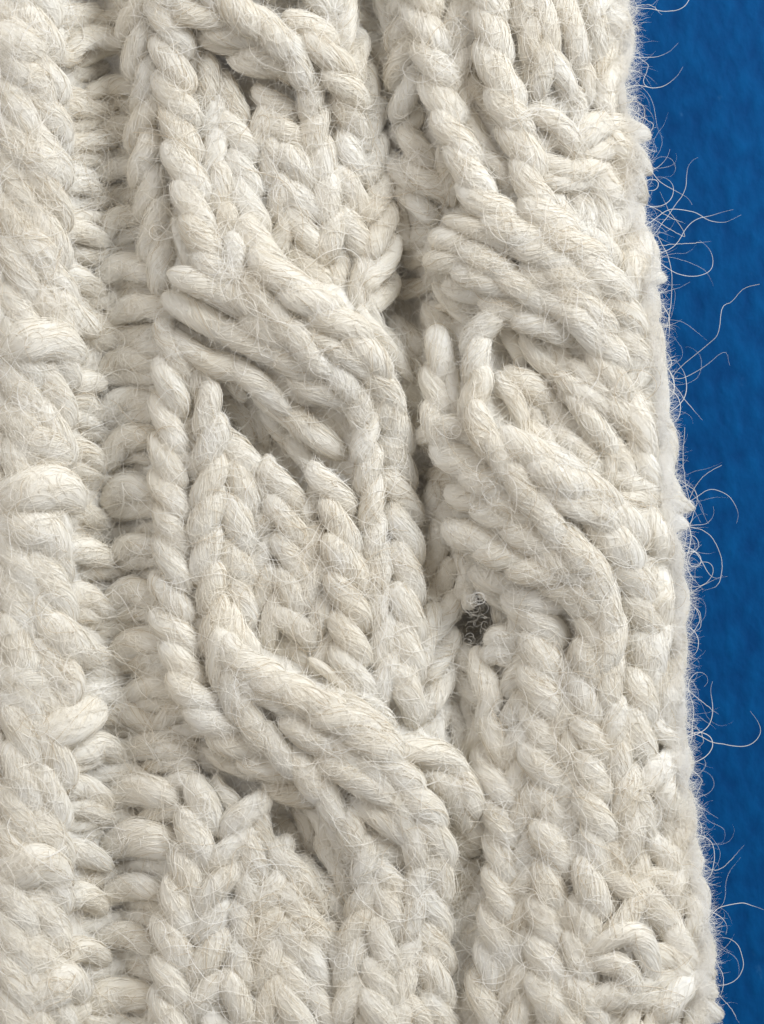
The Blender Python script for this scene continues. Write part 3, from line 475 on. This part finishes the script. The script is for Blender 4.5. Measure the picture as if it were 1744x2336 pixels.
def grid_at(A, x, y):
    fx = np.clip((np.asarray(x) - X0) / G, 0, len(gx) - 1.001); fy = np.clip((np.asarray(y) - Y0) / G, 0, len(gy) - 1.001)
    ix = fx.astype(int); iy = fy.astype(int); fx = fx - ix; fy = fy - iy
    return (A[iy, ix] * (1 - fx) * (1 - fy) + A[iy, ix + 1] * fx * (1 - fy) + A[iy + 1, ix] * (1 - fx) * fy + A[iy + 1, ix + 1] * fx * fy)


# loops that peep out between the traced ones
fill = []
for yy in np.arange(-240, 2590, 39):
    for xx in np.arange(-240, 1640, 39):
        x = xx + rng.uniform(-12, 12); y = yy + rng.uniform(-12, 12)
        if x > edge(y) - 24:
            continue
        if grid_at(cover, x, y) > 0.3:
            continue
        if any((x - px) ** 2 + (y - py) ** 2 < (pr * 0.9) ** 2 for px, py, pr, pd in PITS):
            continue
        a = float(grid_at(ANG, x, y)) + rng.normal(0, 0.13)
        if rng.random() < .5: a += math.pi
        L = rng.uniform(42, 60)
        d = np.array([math.cos(a), math.sin(a)]); n = np.array([-d[1], d[0]]) * rng.uniform(-9, 9)
        c = np.array([x, y])
        s = make_stitch([c - d * L, c + n, c + d * L], rng.uniform(34, 46), float(grid_at(H, x, y)) - rng.uniform(13, 24), False)
        fill.append(s)
# the selvedge: loops lying along the rolled edge, one row on the rim and two below it
for row, (inx, hz, stp) in enumerate(((24, 56, 52), (42, -8, 44), (60, -80, 46))):
    yy = -200.0
    while yy < 2540:
        yy += stp * rng.uniform(0.75, 1.25)
        a = rng.choice([1.1, 1.35, 1.6, 2.0]) + rng.normal(0, 0.2)
        L = rng.uniform(24, 40); wd = rng.uniform(44, 78)
        reach = abs(math.cos(a)) * L * 0.9 + wd * 0.30
        c = np.array([edge(yy) - max(inx, reach) - rng.uniform(-10, 20), yy])
        d = np.array([math.cos(a), math.sin(a)]); n = np.array([-d[1], d[0]]) * rng.uniform(-9, 9)
        s = make_stitch([c - d * L, c + n, c + d * L], wd, hz + rng.uniform(-26, 22), False)
        s.rim = True
        fill.append(s)
stitches += fill

# ------------------------------------------------------------------ mesh helpers


def world(p):
    """plan (x right, y down, z towards the lens) to metres"""
    p = np.asarray(p, float)
    k = (CAM_D - p[:, 2]) / CAM_D
    return np.stack([(p[:, 0] - CX) * k * S, (CY - p[:, 1]) * k * S, p[:, 2] * S], 1)


def build(name, V, F4, tone, mat, parent=None, kind=None, smooth=True):
    me = bpy.data.meshes.new(name)
    V = np.asarray(V, np.float32); F4 = np.asarray(F4, np.int32)
    me.vertices.add(len(V)); me.vertices.foreach_set('co', V.ravel())
    me.loops.add(F4.size); me.loops.foreach_set('vertex_index', F4.ravel())
    me.polygons.add(len(F4))
    me.polygons.foreach_set('loop_start', np.arange(0, F4.size, F4.shape[1], dtype=np.int32))
    me.polygons.foreach_set('use_smooth', np.full(len(F4), smooth))
    me.update(calc_edges=True)
    if tone is not None:
        a = me.attributes.new('tone', 'FLOAT', 'POINT'); a.data.foreach_set('value', np.asarray(tone, np.float32))
    me.materials.append(mat)
    o = bpy.data.objects.new(name, me); C.objects.link(o)
    if parent: o.parent = parent
    if kind: o['kind'] = kind
    return o


def ribbons(P, Nn, wid, tone, bulge=0.45):
    """P: (n,k,3) fibre paths, Nn: (n,k,3) outward normals; gives roof-shaped strips"""
    n, k, _ = P.shape
    T = np.gradient(P, axis=1); T /= np.linalg.norm(T, axis=2, keepdims=True) + 1e-9
    B = np.cross(T, Nn); B /= np.linalg.norm(B, axis=2, keepdims=True) + 1e-9
    u = np.linspace(0, 1, k)
    taper = (np.clip(np.minimum(u, 1 - u) * 5, 0.25, 1))[None, :, None]
    hw = np.asarray(wid)[:, None, None] * 0.5 * taper
    A = P - B * hw; M = P + Nn * hw * 2 * bulge; D = P + B * hw
    V = np.stack([A, M, D], 2).reshape(-1, 3)
    base = (np.arange(n)[:, None] * k + np.arange(k - 1)[None, :]) * 3
    f = []
    for a in (0, 1):
        f.append(np.stack([base + a, base + a + 1, base + 3 + a + 1, base + 3 + a], -1).reshape(-1, 4))
    return V, np.concatenate(f), np.repeat(np.asarray(tone), k * 3)


def tubes(P, rad, tone):
    """three-sided tubes along paths P (n,k,3)"""
    n, k, _ = P.shape
    T = np.gradient(P, axis=1); T /= np.linalg.norm(T, axis=2, keepdims=True) + 1e-9
    ref = np.zeros_like(T); ref[..., 2] = 1; ref[np.abs(T[..., 2]) > 0.9] = (1, 0, 0)
    A = np.cross(T, ref); A /= np.linalg.norm(A, axis=2, keepdims=True) + 1e-9
    B = np.cross(T, A)
    u = np.linspace(0, 1, k); taper = np.clip((1 - u) * 4, 0.3, 1)[None, :, None]
    r = np.asarray(rad)[:, None, None] * taper
    rings = [P + (A * math.cos(a) + B * math.sin(a)) * r for a in (0, 2.094, 4.189)]
    V = np.stack(rings, 2).reshape(-1, 3)
    base = (np.arange(n)[:, None] * k + np.arange(k - 1)[None, :]) * 3
    f = []
    for a in range(3):
        b = (a + 1) % 3
        f.append(np.stack([base + a, base + b, base + 3 + b, base + 3 + a], -1).reshape(-1, 4))
    return V, np.concatenate(f), np.repeat(np.asarray(tone), k * 3)


HAIR = {}


def hair(P, rad, tone):
    """keep fibre paths (n,k,3) for the fuzz, by number of points"""
    HAIR.setdefault(P.shape[1], []).append((P, np.asarray(rad), np.asarray(tone)))



def stitch_frame(s, t):
    """centre, tangent, side, up and radius at parameters t"""
    k = len(s.line) - 1
    u = np.clip(t, 0, 1) * k
    i = np.minimum(u.astype(int), k - 1); f = (u - i)[..., None]
    c2 = s.line[i] * (1 - f) + s.line[i + 1] * f
    e = np.abs(2 * np.clip(t, 0, 1) - 1)
    prof = np.clip(1 - e ** s.pw, 0, 1) ** 0.5
    lump = 1 + s.l1 * np.sin(s.f1 * t + s.p1) + 0.5 * s.l1 * np.sin(2.3 * s.f1 * t + s.p2)
    r = 0.5 * s.w * (0.22 + 0.78 * prof) * lump
    z = s.h - s.w * 0.22 - s.dip * e ** 2.6 + s.tilt * (t - 0.5) + macro(c2[..., 0], c2[..., 1])
    c = np.concatenate([c2, z[..., None]], -1)
    return c, r


def stitch_arrays(s):
    s.flat = rng.uniform(0.52, 0.72); s.pw = rng.uniform(1.65, 2.2); s.l1 = rng.uniform(0.02, 0.07); s.f1 = rng.uniform(4, 9); s.p1, s.p2 = rng.uniform(0, 6.28, 2)
    s.dip = s.w * rng.uniform(0.34, 0.5); s.tilt = rng.uniform(-4, 4) + s.lean
    s.dip *= 1 - 0.35 * s.cab
    if s.mid[0] < 165: s.dip *= 0.65; s.flat *= 0.85
    twist = rng.choice([1, 1, 1, -1]) * rng.uniform(0.25, 0.75)           # radians of yarn turn per radius of length
    turns = twist * s.len / (0.5 * s.w)
    clump_f = np.array([5, 8, 12, 17, 23]); clump_p = rng.uniform(0, 6.28, 5); clump_a = rng.uniform(0.4, 1, 5) * np.array([1.2, 1.0, .8, .6, .4]) * 0.014
    bundle_ph = rng.uniform(0, 6.28)

    def groove(phi, t):
        q = phi - turns * (t - 0.5)
        g = np.zeros_like(q)
        for a, fq, p in zip(clump_a, clump_f, clump_p):
            g += a * np.sin(fq * q + p + 1.3 * np.sin(3 * t + p))
        return g
    flat = s.flat

    def surf(t, phi, off=0.0):
        c, r = stitch_frame(s, t)
        dt = 0.02
        ca, _ = stitch_frame(s, np.clip(t - dt, 0, 1)); cb, _ = stitch_frame(s, np.clip(t + dt, 0, 1))
        T = cb - ca; T /= np.linalg.norm(T, axis=-1, keepdims=True) + 1e-9
        up = np.zeros_like(T); up[..., 2] = 1
        sd = np.cross(T, up); sd /= np.linalg.norm(sd, axis=-1, keepdims=True) + 1e-9
        up = np.cross(sd, T)
        rr = r * (1 + groove(phi, t)) + off
        n = sd * np.sin(phi)[..., None] + up * (np.cos(phi) * flat)[..., None]
        nn = sd * np.sin(phi)[..., None] * flat + up * np.cos(phi)[..., None]
        nn /= np.linalg.norm(nn, axis=-1, keepdims=True) + 1e-9
        return c + n * rr[..., None], nn, T

    # core
    NU, NV = (16, 18) if s.traced else (12, 12)
    tt, pp = np.meshgrid(np.linspace(0, 1, NU), np.linspace(0, 2 * math.pi, NV, endpoint=False), indexing='ij')
    V, _, _ = surf(tt, pp)
    V = V.reshape(-1, 3)
    i = np.arange(NU - 1)[:, None] * NV; j = np.arange(NV)[None, :]; j2 = (j + 1) % NV
    F = np.stack([i + j, i + j2, i + NV + j2, i + NV + j], -1).reshape(-1, 4)
    tone = np.full(len(V), 0.42) + s.tone
    Vs, Fs, Ts = [V], [F], [tone]
    nv = len(V)

    def add(v, f, t):
        nonlocal nv
        Vs.append(v); Fs.append(f + nv); Ts.append(t); nv += len(v)

    # combed fibres lying on the yarn
    dens = 1.0 if s.traced else 0.7
    n = int(np.clip(s.area / 62 * dens, 20, 124))
    if not s.traced: n = 60 if s.rim else 20
    K = 6
    t0 = rng.uniform(-0.12, 0.72, n); ln = rng.uniform(0.28, 0.62, n)
    tk = np.clip(t0[:, None] + ln[:, None] * np.linspace(0, 1, K)[None], 0.0, 1.0)
    # keep lengths when clipped at an end
    ph0 = rng.uniform(-1.9, 2.3 if s.rim else 1.9, n)
    wob = rng.normal(0, 0.17, (n, 1)) * np.sin(np.linspace(0, 1, K)[None] * rng.uniform(2, 7, (n, 1)) + rng.uniform(0, 6.28, (n, 1)))
    slant = rng.normal(0, 0.26, (n, 1)) * (tk - tk.mean(1, keepdims=True)) * s.len / (0.5 * s.w)
    phi = ph0[:, None] + turns * (tk - tk.mean(1, keepdims=True)) + wob + slant
    off = np.minimum(rng.exponential(1.5, (n, 1)), 6.0) + 0.5 * np.sin(np.linspace(0, 1, K) * math.pi)[None]
    lift = (rng.random((n, 1)) < 0.14) * rng.uniform(1, 5, (n, 1)) * np.linspace(0, 1, K)[None] ** 2
    Pp, Nn, _ = surf(tk, phi, off + lift)
    ok = (tk[:, -1] - tk[:, 0]) > 0.12
    v, f, t = ribbons(Pp[ok], Nn[ok], rng.uniform(0.8, 1.7, ok.sum()), np.clip(0.5 + s.tone + rng.normal(0, 0.27, ok.sum()), 0.02, 1))
    add(v, f, t)

    # short fuzz that stands off the yarn
    n = int(np.clip(s.area / 110, 14, 95)) if s.traced else (34 if s.rim else 8)
    K = 7
    t0 = rng.uniform(0.05, 0.95, n); ph0 = rng.uniform(-2.0, 2.0, n)
    P0, N0, T0 = surf(t0, ph0, -0.5)
    sgn = rng.choice([-1, 1], n)[:, None]
    a1 = T0 * sgn; L = rng.uniform(7, 20, n) + rng.exponential(7, n)
    side = np.cross(a1, N0)
    th0 = rng.uniform(0.05, 0.8, n); bend = rng.normal(0, 1.3, n); yaw = rng.normal(0, 0.8, n); yb = rng.normal(0, 1.3, n)
    u = np.linspace(0, 1, K)
    P = np.zeros((n, K, 3)); P[:, 0] = P0
    for q in range(1, K):
        th = th0 + bend * u[q] * 0.9; ya = yaw + yb * u[q]
        d = (a1 * np.cos(ya)[:, None] + side * np.sin(ya)[:, None]) * np.cos(th)[:, None] + N0 * np.abs(np.sin(th))[:, None]
        P[:, q] = P[:, q - 1] + d * (L / (K - 1))[:, None]
    hair(P, rng.uniform(0.16, 0.32, n), np.clip(0.55 + rng.normal(0, 0.2, n), 0, 1))
    return np.concatenate(Vs), np.concatenate(Fs), np.concatenate(Ts)


# ------------------------------------------------------------------ the garment
knit = bpy.data.objects.new('cable_knit_garment', None); C.objects.link(knit)
TABLE_Z = -330.0
knit.location = (0, 0, 0)
knit['label'] = 'chunky cream wool cable-knit garment with fuzzy right edge on the blue painted surface'
knit['category'] = 'knitwear'

# the dropped stitch: nothing but the layer beneath it
stitches = [s for s in stitches if np.min(np.hypot((s.line[2:23, 0] - 1087) / 1.0, (s.line[2:23, 1] - 1424) / 1.25)) > s.w * 0.36 + 12]

for s in stitches:
    s.tone = rng.normal(0, 0.085)

vis = [s for s in stitches if s.traced]
vis.sort(key=lambda s: -s.area)
single = set(id(s) for s in vis[:300])
rest = ([], [], []); nv = 0
for s in stitches:
    V, F, T = stitch_arrays(s)
    if id(s) in single:
        c, r = stitch_frame(s, np.array([0.5]))
        W = world(V); c = world(c)[0]
        o = build('stitch', W - c, F, T, WOOL, knit)
        o.location = c
    else:
        rest[0].append(V); rest[1].append(F + nv); rest[2].append(T); nv += len(V)
build('small_stitch', world(np.concatenate(rest[0])), np.concatenate(rest[1]), np.concatenate(rest[2]), WOOL, knit, 'stuff')

# the sheet of inner loops: a height map that turns under along the right side and meets the table
rows = []
for j, y in enumerate(gy):
    e = edge(y) - 88
    xs = np.linspace(X0, e, 120)
    zs = grid_at(SHEET, xs, np.full_like(xs, y))
    zs += 3.0 * np.sin(xs * 0.21 + 1.7 * np.sin(y * 0.05)) * np.sin(y * 0.17)
    pts = np.stack([xs, np.full_like(xs, y), zs], 1)
    z0 = zs[-1]
    roll = []
    for q in np.linspace(0.15, 1, 8):
        roll.append((e + 16 * math.sin(q * math.pi) - 50 * q * q, y, z0 + (TABLE_Z + 2 - z0) * q))
    rows.append(np.vstack([pts, np.array(roll)]))
R = np.array(rows); nr, nc, _ = R.shape
i = np.arange(nr - 1)[:, None] * nc; j = np.arange(nc - 1)[None, :]
F = np.stack([i + j, i + nc + j, i + nc + j + 1, i + j + 1], -1).reshape(-1, 4)
build('inner_layer', world(R.reshape(-1, 3)), F, np.full(nr * nc, 0.4), WOOL, knit)

# ------------------------------------------------------------------ stray fibres
# top of the knitting, for laying fibres on it
TOP = np.full((len(gy), len(gx)), -1e3)
for s in stitches:
    tt = np.linspace(0, 1, 13)
    c, r = stitch_frame(s, tt)
    for k in range(13):
        for dx in (-1, 0, 1):
            for dy in (-1, 0, 1):
                ix = int(round((c[k, 0] + dx * r[k] * .5 - X0) / G)); iy = int(round((c[k, 1] + dy * r[k] * .5 - Y0) / G))
                if 0 <= ix < len(gx) and 0 <= iy < len(gy):
                    TOP[iy, ix] = max(TOP[iy, ix], c[k, 2] + r[k] * .8 * (1 - 0.18 * (dx * dx + dy * dy)))
TOP = np.maximum(TOP, SHEET)
TOP0 = TOP.copy()
for _ in range(2):
    q = np.pad(TOP, 1, mode='edge')
    TOP = 0.5 * TOP + 0.5 * (q[:-2, 1:-1] + q[2:, 1:-1] + q[1:-1, :-2] + q[1:-1, 2:]) / 4

TOP = np.maximum(TOP, TOP0 - 3)


def curl_paths(x, y, ang, L, K, curv, wander, z0, zr):
    """flat curly walks that hover over the knitting"""
    n = len(x)
    P = np.zeros((n, K, 3)); st = L / (K - 1)
    a = ang.copy(); cv = curv.copy()
    z = z0.copy(); px, py = x.copy(), y.copy(); vz = zr.copy()
    for k in range(K):
        top = grid_at(TOP, px, py)
        out = px > edge(py) - 12
        zz = np.where(out, z, np.maximum(top + z, -1e3))
        P[:, k] = np.stack([px, py, zz], 1)
        px = px + np.cos(a) * st; py = py + np.sin(a) * st
        cv = cv * 0.9 + rng.normal(0, wander, n)
        a = a + cv
        z = z + vz * st
    # smooth the heights along each fibre
    for _ in range(3):
        P[:, 1:-1, 2] = 0.5 * P[:, 1:-1, 2] + 0.25 * (P[:, :-2, 2] + P[:, 2:, 2])
    return P


# veil of short curly fibres over the whole face
n = 20000
y = rng.uniform(-60, 2400, n); x = rng.uniform(-40, 1, n) + rng.random(n) * (edge(y) - 0)
P = curl_paths(x, y, rng.uniform(0, 6.28, n), rng.uniform(25, 110, n), 9, rng.normal(0, 0.35, n), 0.22, rng.uniform(0.5, 6, n), rng.normal(0.01, 0.03, n))
hair(P, rng.uniform(0.17, 0.34, n), np.clip(rng.normal(0.55, 0.25, n), 0, 1))
# longer loops
n = 2300
y = rng.uniform(-60, 2400, n); x = rng.random(n) * edge(y)
P = curl_paths(x, y, rng.uniform(0, 6.28, n), rng.uniform(110, 330, n), 26, rng.normal(0, 0.16, n), 0.10, rng.uniform(3, 12, n), rng.normal(0.0, 0.02, n))
hair(P, rng.uniform(0.42, 0.75, n), np.clip(rng.normal(0.5, 0.3, n), 0, 1))
# halo along the rolled edge
for n, l0, l1, K, rd in ((11000, 10, 62, 8, 0.22), (330, 40, 100, 14, 0.2), (80, 80, 200, 24, 0.22)):
    y = rng.uniform(-60, 2400, n)
    x = edge(y) - rng.uniform(-2, 15, n)
    z = grid_at(TOP, np.minimum(x, edge(y) - 20), y) - rng.uniform(0, 30, n)
    inside = x < edge(y) - 12
    z0 = np.where(inside, rng.uniform(0, 6, n), z)
    P = curl_paths(x, y, rng.normal(0.0, 1.0, n), rng.uniform(l0, l1, n), K, rng.normal(0, 0.17 if K < 12 else 0.07, n), 0.14 if K < 12 else 0.09, z0, rng.normal(0, 0.15, n))
    # one continuous height once past the edge
    zst = np.where(inside, grid_at(TOP, x, y) + z0, z0)
    slope = rng.normal(-0.1, 0.25, n)
    d = np.concatenate([np.zeros((n, 1)), np.cumsum(np.linalg.norm(np.diff(P[:, :, :2], axis=1), axis=2), 1)], 1)
    P[:, :, 2] = zst[:, None] + slope[:, None] * d
    hair(P, rng.uniform(0.6, 1.2, n) * rd, np.clip(rng.normal(0.7, 0.2, n), 0, 1))
# torn fibres across the dropped stitch
n = 26
aa = rng.uniform(0, 6.28, n); rr = rng.uniform(14, 36, n)
x = 1087 + rr * np.cos(aa); y = 1424 + 1.3 * rr * np.sin(aa)
P = curl_paths(x, y, aa + math.pi + rng.normal(0, 0.9, n), rng.uniform(14, 52, n), 12, rng.normal(0, 0.2, n), 0.2, np.zeros(n), np.zeros(n))
P[:, :, 2] = (rng.uniform(-75, 18, n)[:, None] + np.linspace(0, 1, 12)[None] * rng.normal(0, 14, (n, 1)))
hair(P, rng.uniform(0.22, 0.42, n), rng.uniform(0, 0.5, n))
# inner fleece in the gaps
n = 5000
y = rng.uniform(-60, 2400, n); x = rng.random(n) * (edge(y) - 40)
K = 8
P = curl_paths(x, y, grid_at(ANG, x, y) + rng.normal(0, 0.5, n), rng.uniform(30, 90, n), K, rng.normal(0, 0.2, n), 0.15, np.zeros(n), np.zeros(n))
P[:, :, 2] = grid_at(SHEET, P[:, :, 0], P[:, :, 1]) + rng.uniform(0.5, 6, (n, 1))
hair(P, rng.uniform(0.4, 0.8, n), np.clip(rng.normal(0.45, 0.25, n), 0, 1))


def hair_object(name, mat, parent, kind):
    sizes, pos, rad, tone = [], [], [], []
    for k, lst in HAIR.items():
        u = np.linspace(0, 1, k); tp = np.clip((1 - u) * 4, 0.3, 1)
        for P, r, t in lst:
            n = len(P)
            sizes.append(np.full(n, k)); pos.append(world(P.reshape(-1, 3)))
            rad.append((np.asarray(r)[:, None] * tp[None] * S).ravel()); tone.append(np.repeat(t, k))
    cu = bpy.data.hair_curves.new(name)
    cu.add_curves([int(q) for q in np.concatenate(sizes)])
    cu.attributes['position'].data.foreach_set('vector', np.concatenate(pos).astype(np.float32).ravel())
    a = cu.attributes.get('radius') or cu.attributes.new('radius', 'FLOAT', 'POINT')
    a.data.foreach_set('value', np.concatenate(rad).astype(np.float32))
    a = cu.attributes.new('tone', 'FLOAT', 'POINT'); a.data.foreach_set('value', np.concatenate(tone).astype(np.float32))
    cu.materials.append(mat)
    o = bpy.data.objects.new(name, cu); C.objects.link(o); o.parent = parent; o['kind'] = kind
    return o


hair_object('fuzz', STRAY, knit, 'stuff')

# the long single fibres one can pick out, traced
LONG = [
    "1500,540 1528,600 1532,680 1520,760 1500,840 1478,890", "1500,560 1560,556 1620,552", "1735,650 1700,660 1672,690 1650,705 1640,760 1618,785 1560,830 1535,858 1560,860 1610,830 1652,800 1664,830",
    "1490,495 1530,520 1560,540 1553,520 1525,480 1505,440", "1480,470 1520,490 1563,510", "1560,975 1558,1060 1572,1130 1600,1190", "1644,1058 1600,1090 1570,1150 1566,1230 1556,1300", "1570,1200 1620,1220 1646,1270 1640,1330 1600,1350",
    "1566,1570 1600,1600 1640,1630", "1570,1750 1600,1780 1590,1830 1640,1870", "1590,1960 1640,1985 1700,1930", "1610,2150 1650,2230 1640,2290", "1620,2250 1660,2290 1690,2336", "1440,20 1480,10 1510,32", "1440,250 1475,275 1490,290 1470,330 1500,345 1484,300",
    "1500,880 1530,870 1560,910 1600,960", "1560,1100 1590,1130 1580,1180 1560,1210", "1560,1400 1590,1390 1598,1430 1575,1450", "1565,1680 1590,1660 1605,1690 1585,1712", "1455,130 1478,150 1470,190 1492,200",
    "452,735 458,790 462,850", "200,618 260,612 300,650 410,765", "265,330 268,400 300,385 340,382", "270,1650 330,1690 390,1790", "272,1655 340,1700 386,1780", "276,1660 335,1690 384,1770",
    "1090,520 1080,600 1040,680 1020,700", "880,300 900,350 940,400 1000,510 1020,580", "875,306 930,340 1000,365", "1460,420 1380,700", "1240,1180 1190,1210 1160,1230", "1080,1290 1110,1300 1140,1320 1095,1400", "360,160 410,210 400,270", "620,330 680,380 740,470", "700,1700 690,1760 720,1840 740,1900", "760,1980 850,1950 900,1930",
    "1320,1780 1380,1770 1420,1760", "905,760 912,800 890,850", "930,870 950,900 945,950 920,965 905,930 920,880", "500,960 580,1000 640,980 690,1000", "290,1330 340,1380 420,1390",
]
lv = []
for txt in LONG:
    P2 = catmull([tuple(map(float, q.split(','))) for q in txt.split()], 40)
    jit = np.cumsum(rng.normal(0, 0.5, (40, 2)), 0); P2 = P2 + jit - jit.mean(0)
    inside = P2[:, 0] < edge(P2[:, 1]) - 10
    top = grid_at(TOP, np.minimum(P2[:, 0], edge(P2[:, 1]) - 25), P2[:, 1])
    z = np.where(inside, top + 9, top - 4)
    for _ in range(6):
        z[1:-1] = 0.5 * z[1:-1] + 0.25 * (z[:-2] + z[2:])
    P = np.concatenate([P2, z[:, None]], 1)[None]
    v, f, t = tubes(P, np.array([0.62]), np.array([0.8]))
    W = world(v); c = W.mean(0)
    o = build('stray_fibre', W - c, f, t, STRAY, knit); o.location = c
# the white curl at the rim of the hole
cv_list, cf, ct = [], [], []; n0 = 0
for q in range(5):
    k = 46
    cv = rng.uniform(0.16, 0.34) * (1 if q % 3 else -1)
    a = rng.uniform(0, 6.28) + np.cumsum(np.full(k, cv) * (0.55 + 0.9 * np.abs(np.sin(np.linspace(0, rng.uniform(2, 5), k)))))
    st = rng.uniform(3.2, 6.5)
    X = np.cumsum(np.cos(a) * st); Y = np.cumsum(np.sin(a) * st) * 0.72
    P = np.stack([1094 + rng.normal(0, 9) + X - X.mean(), 1364 + rng.normal(0, 5) + Y - Y.mean(), 34 + rng.normal(0, 5) + 6 * np.sin(np.linspace(0, rng.uniform(3, 8), k))], 1)[None]
    v, f, t = tubes(P, np.array([rng.uniform(0.3, 0.46)]), np.array([0.95]))
    cv_ = v
    cv_list.append(cv_); cf.append(f + n0); ct.append(t); n0 += len(v)
build('fibre_curl', world(np.concatenate(cv_list)), np.concatenate(cf), np.concatenate(ct), STRAY, knit)

# ------------------------------------------------------------------ the blue surface
n = 60
g = np.linspace(-0.6, 0.6, n)
xx, yy = np.meshgrid(g, g)
V = np.stack([xx.ravel(), yy.ravel(), np.full(n * n, TABLE_Z * S)], 1)
i = np.arange(n - 1)[:, None] * n; j = np.arange(n - 1)[None, :]
F = np.stack([i + j, i + j + 1, i + n + j + 1, i + n + j], -1).reshape(-1, 4)
b = build('tabletop', V, F, None, paint_mat(), None, 'structure')
open('/tmp/stat.txt','w').write(str(('STITCHES', N_TRACED, len(extra), len(fill), 'TRIS', sum(len(o.data.polygons) * 2 for o in bpy.data.objects if o.type == 'MESH'))))
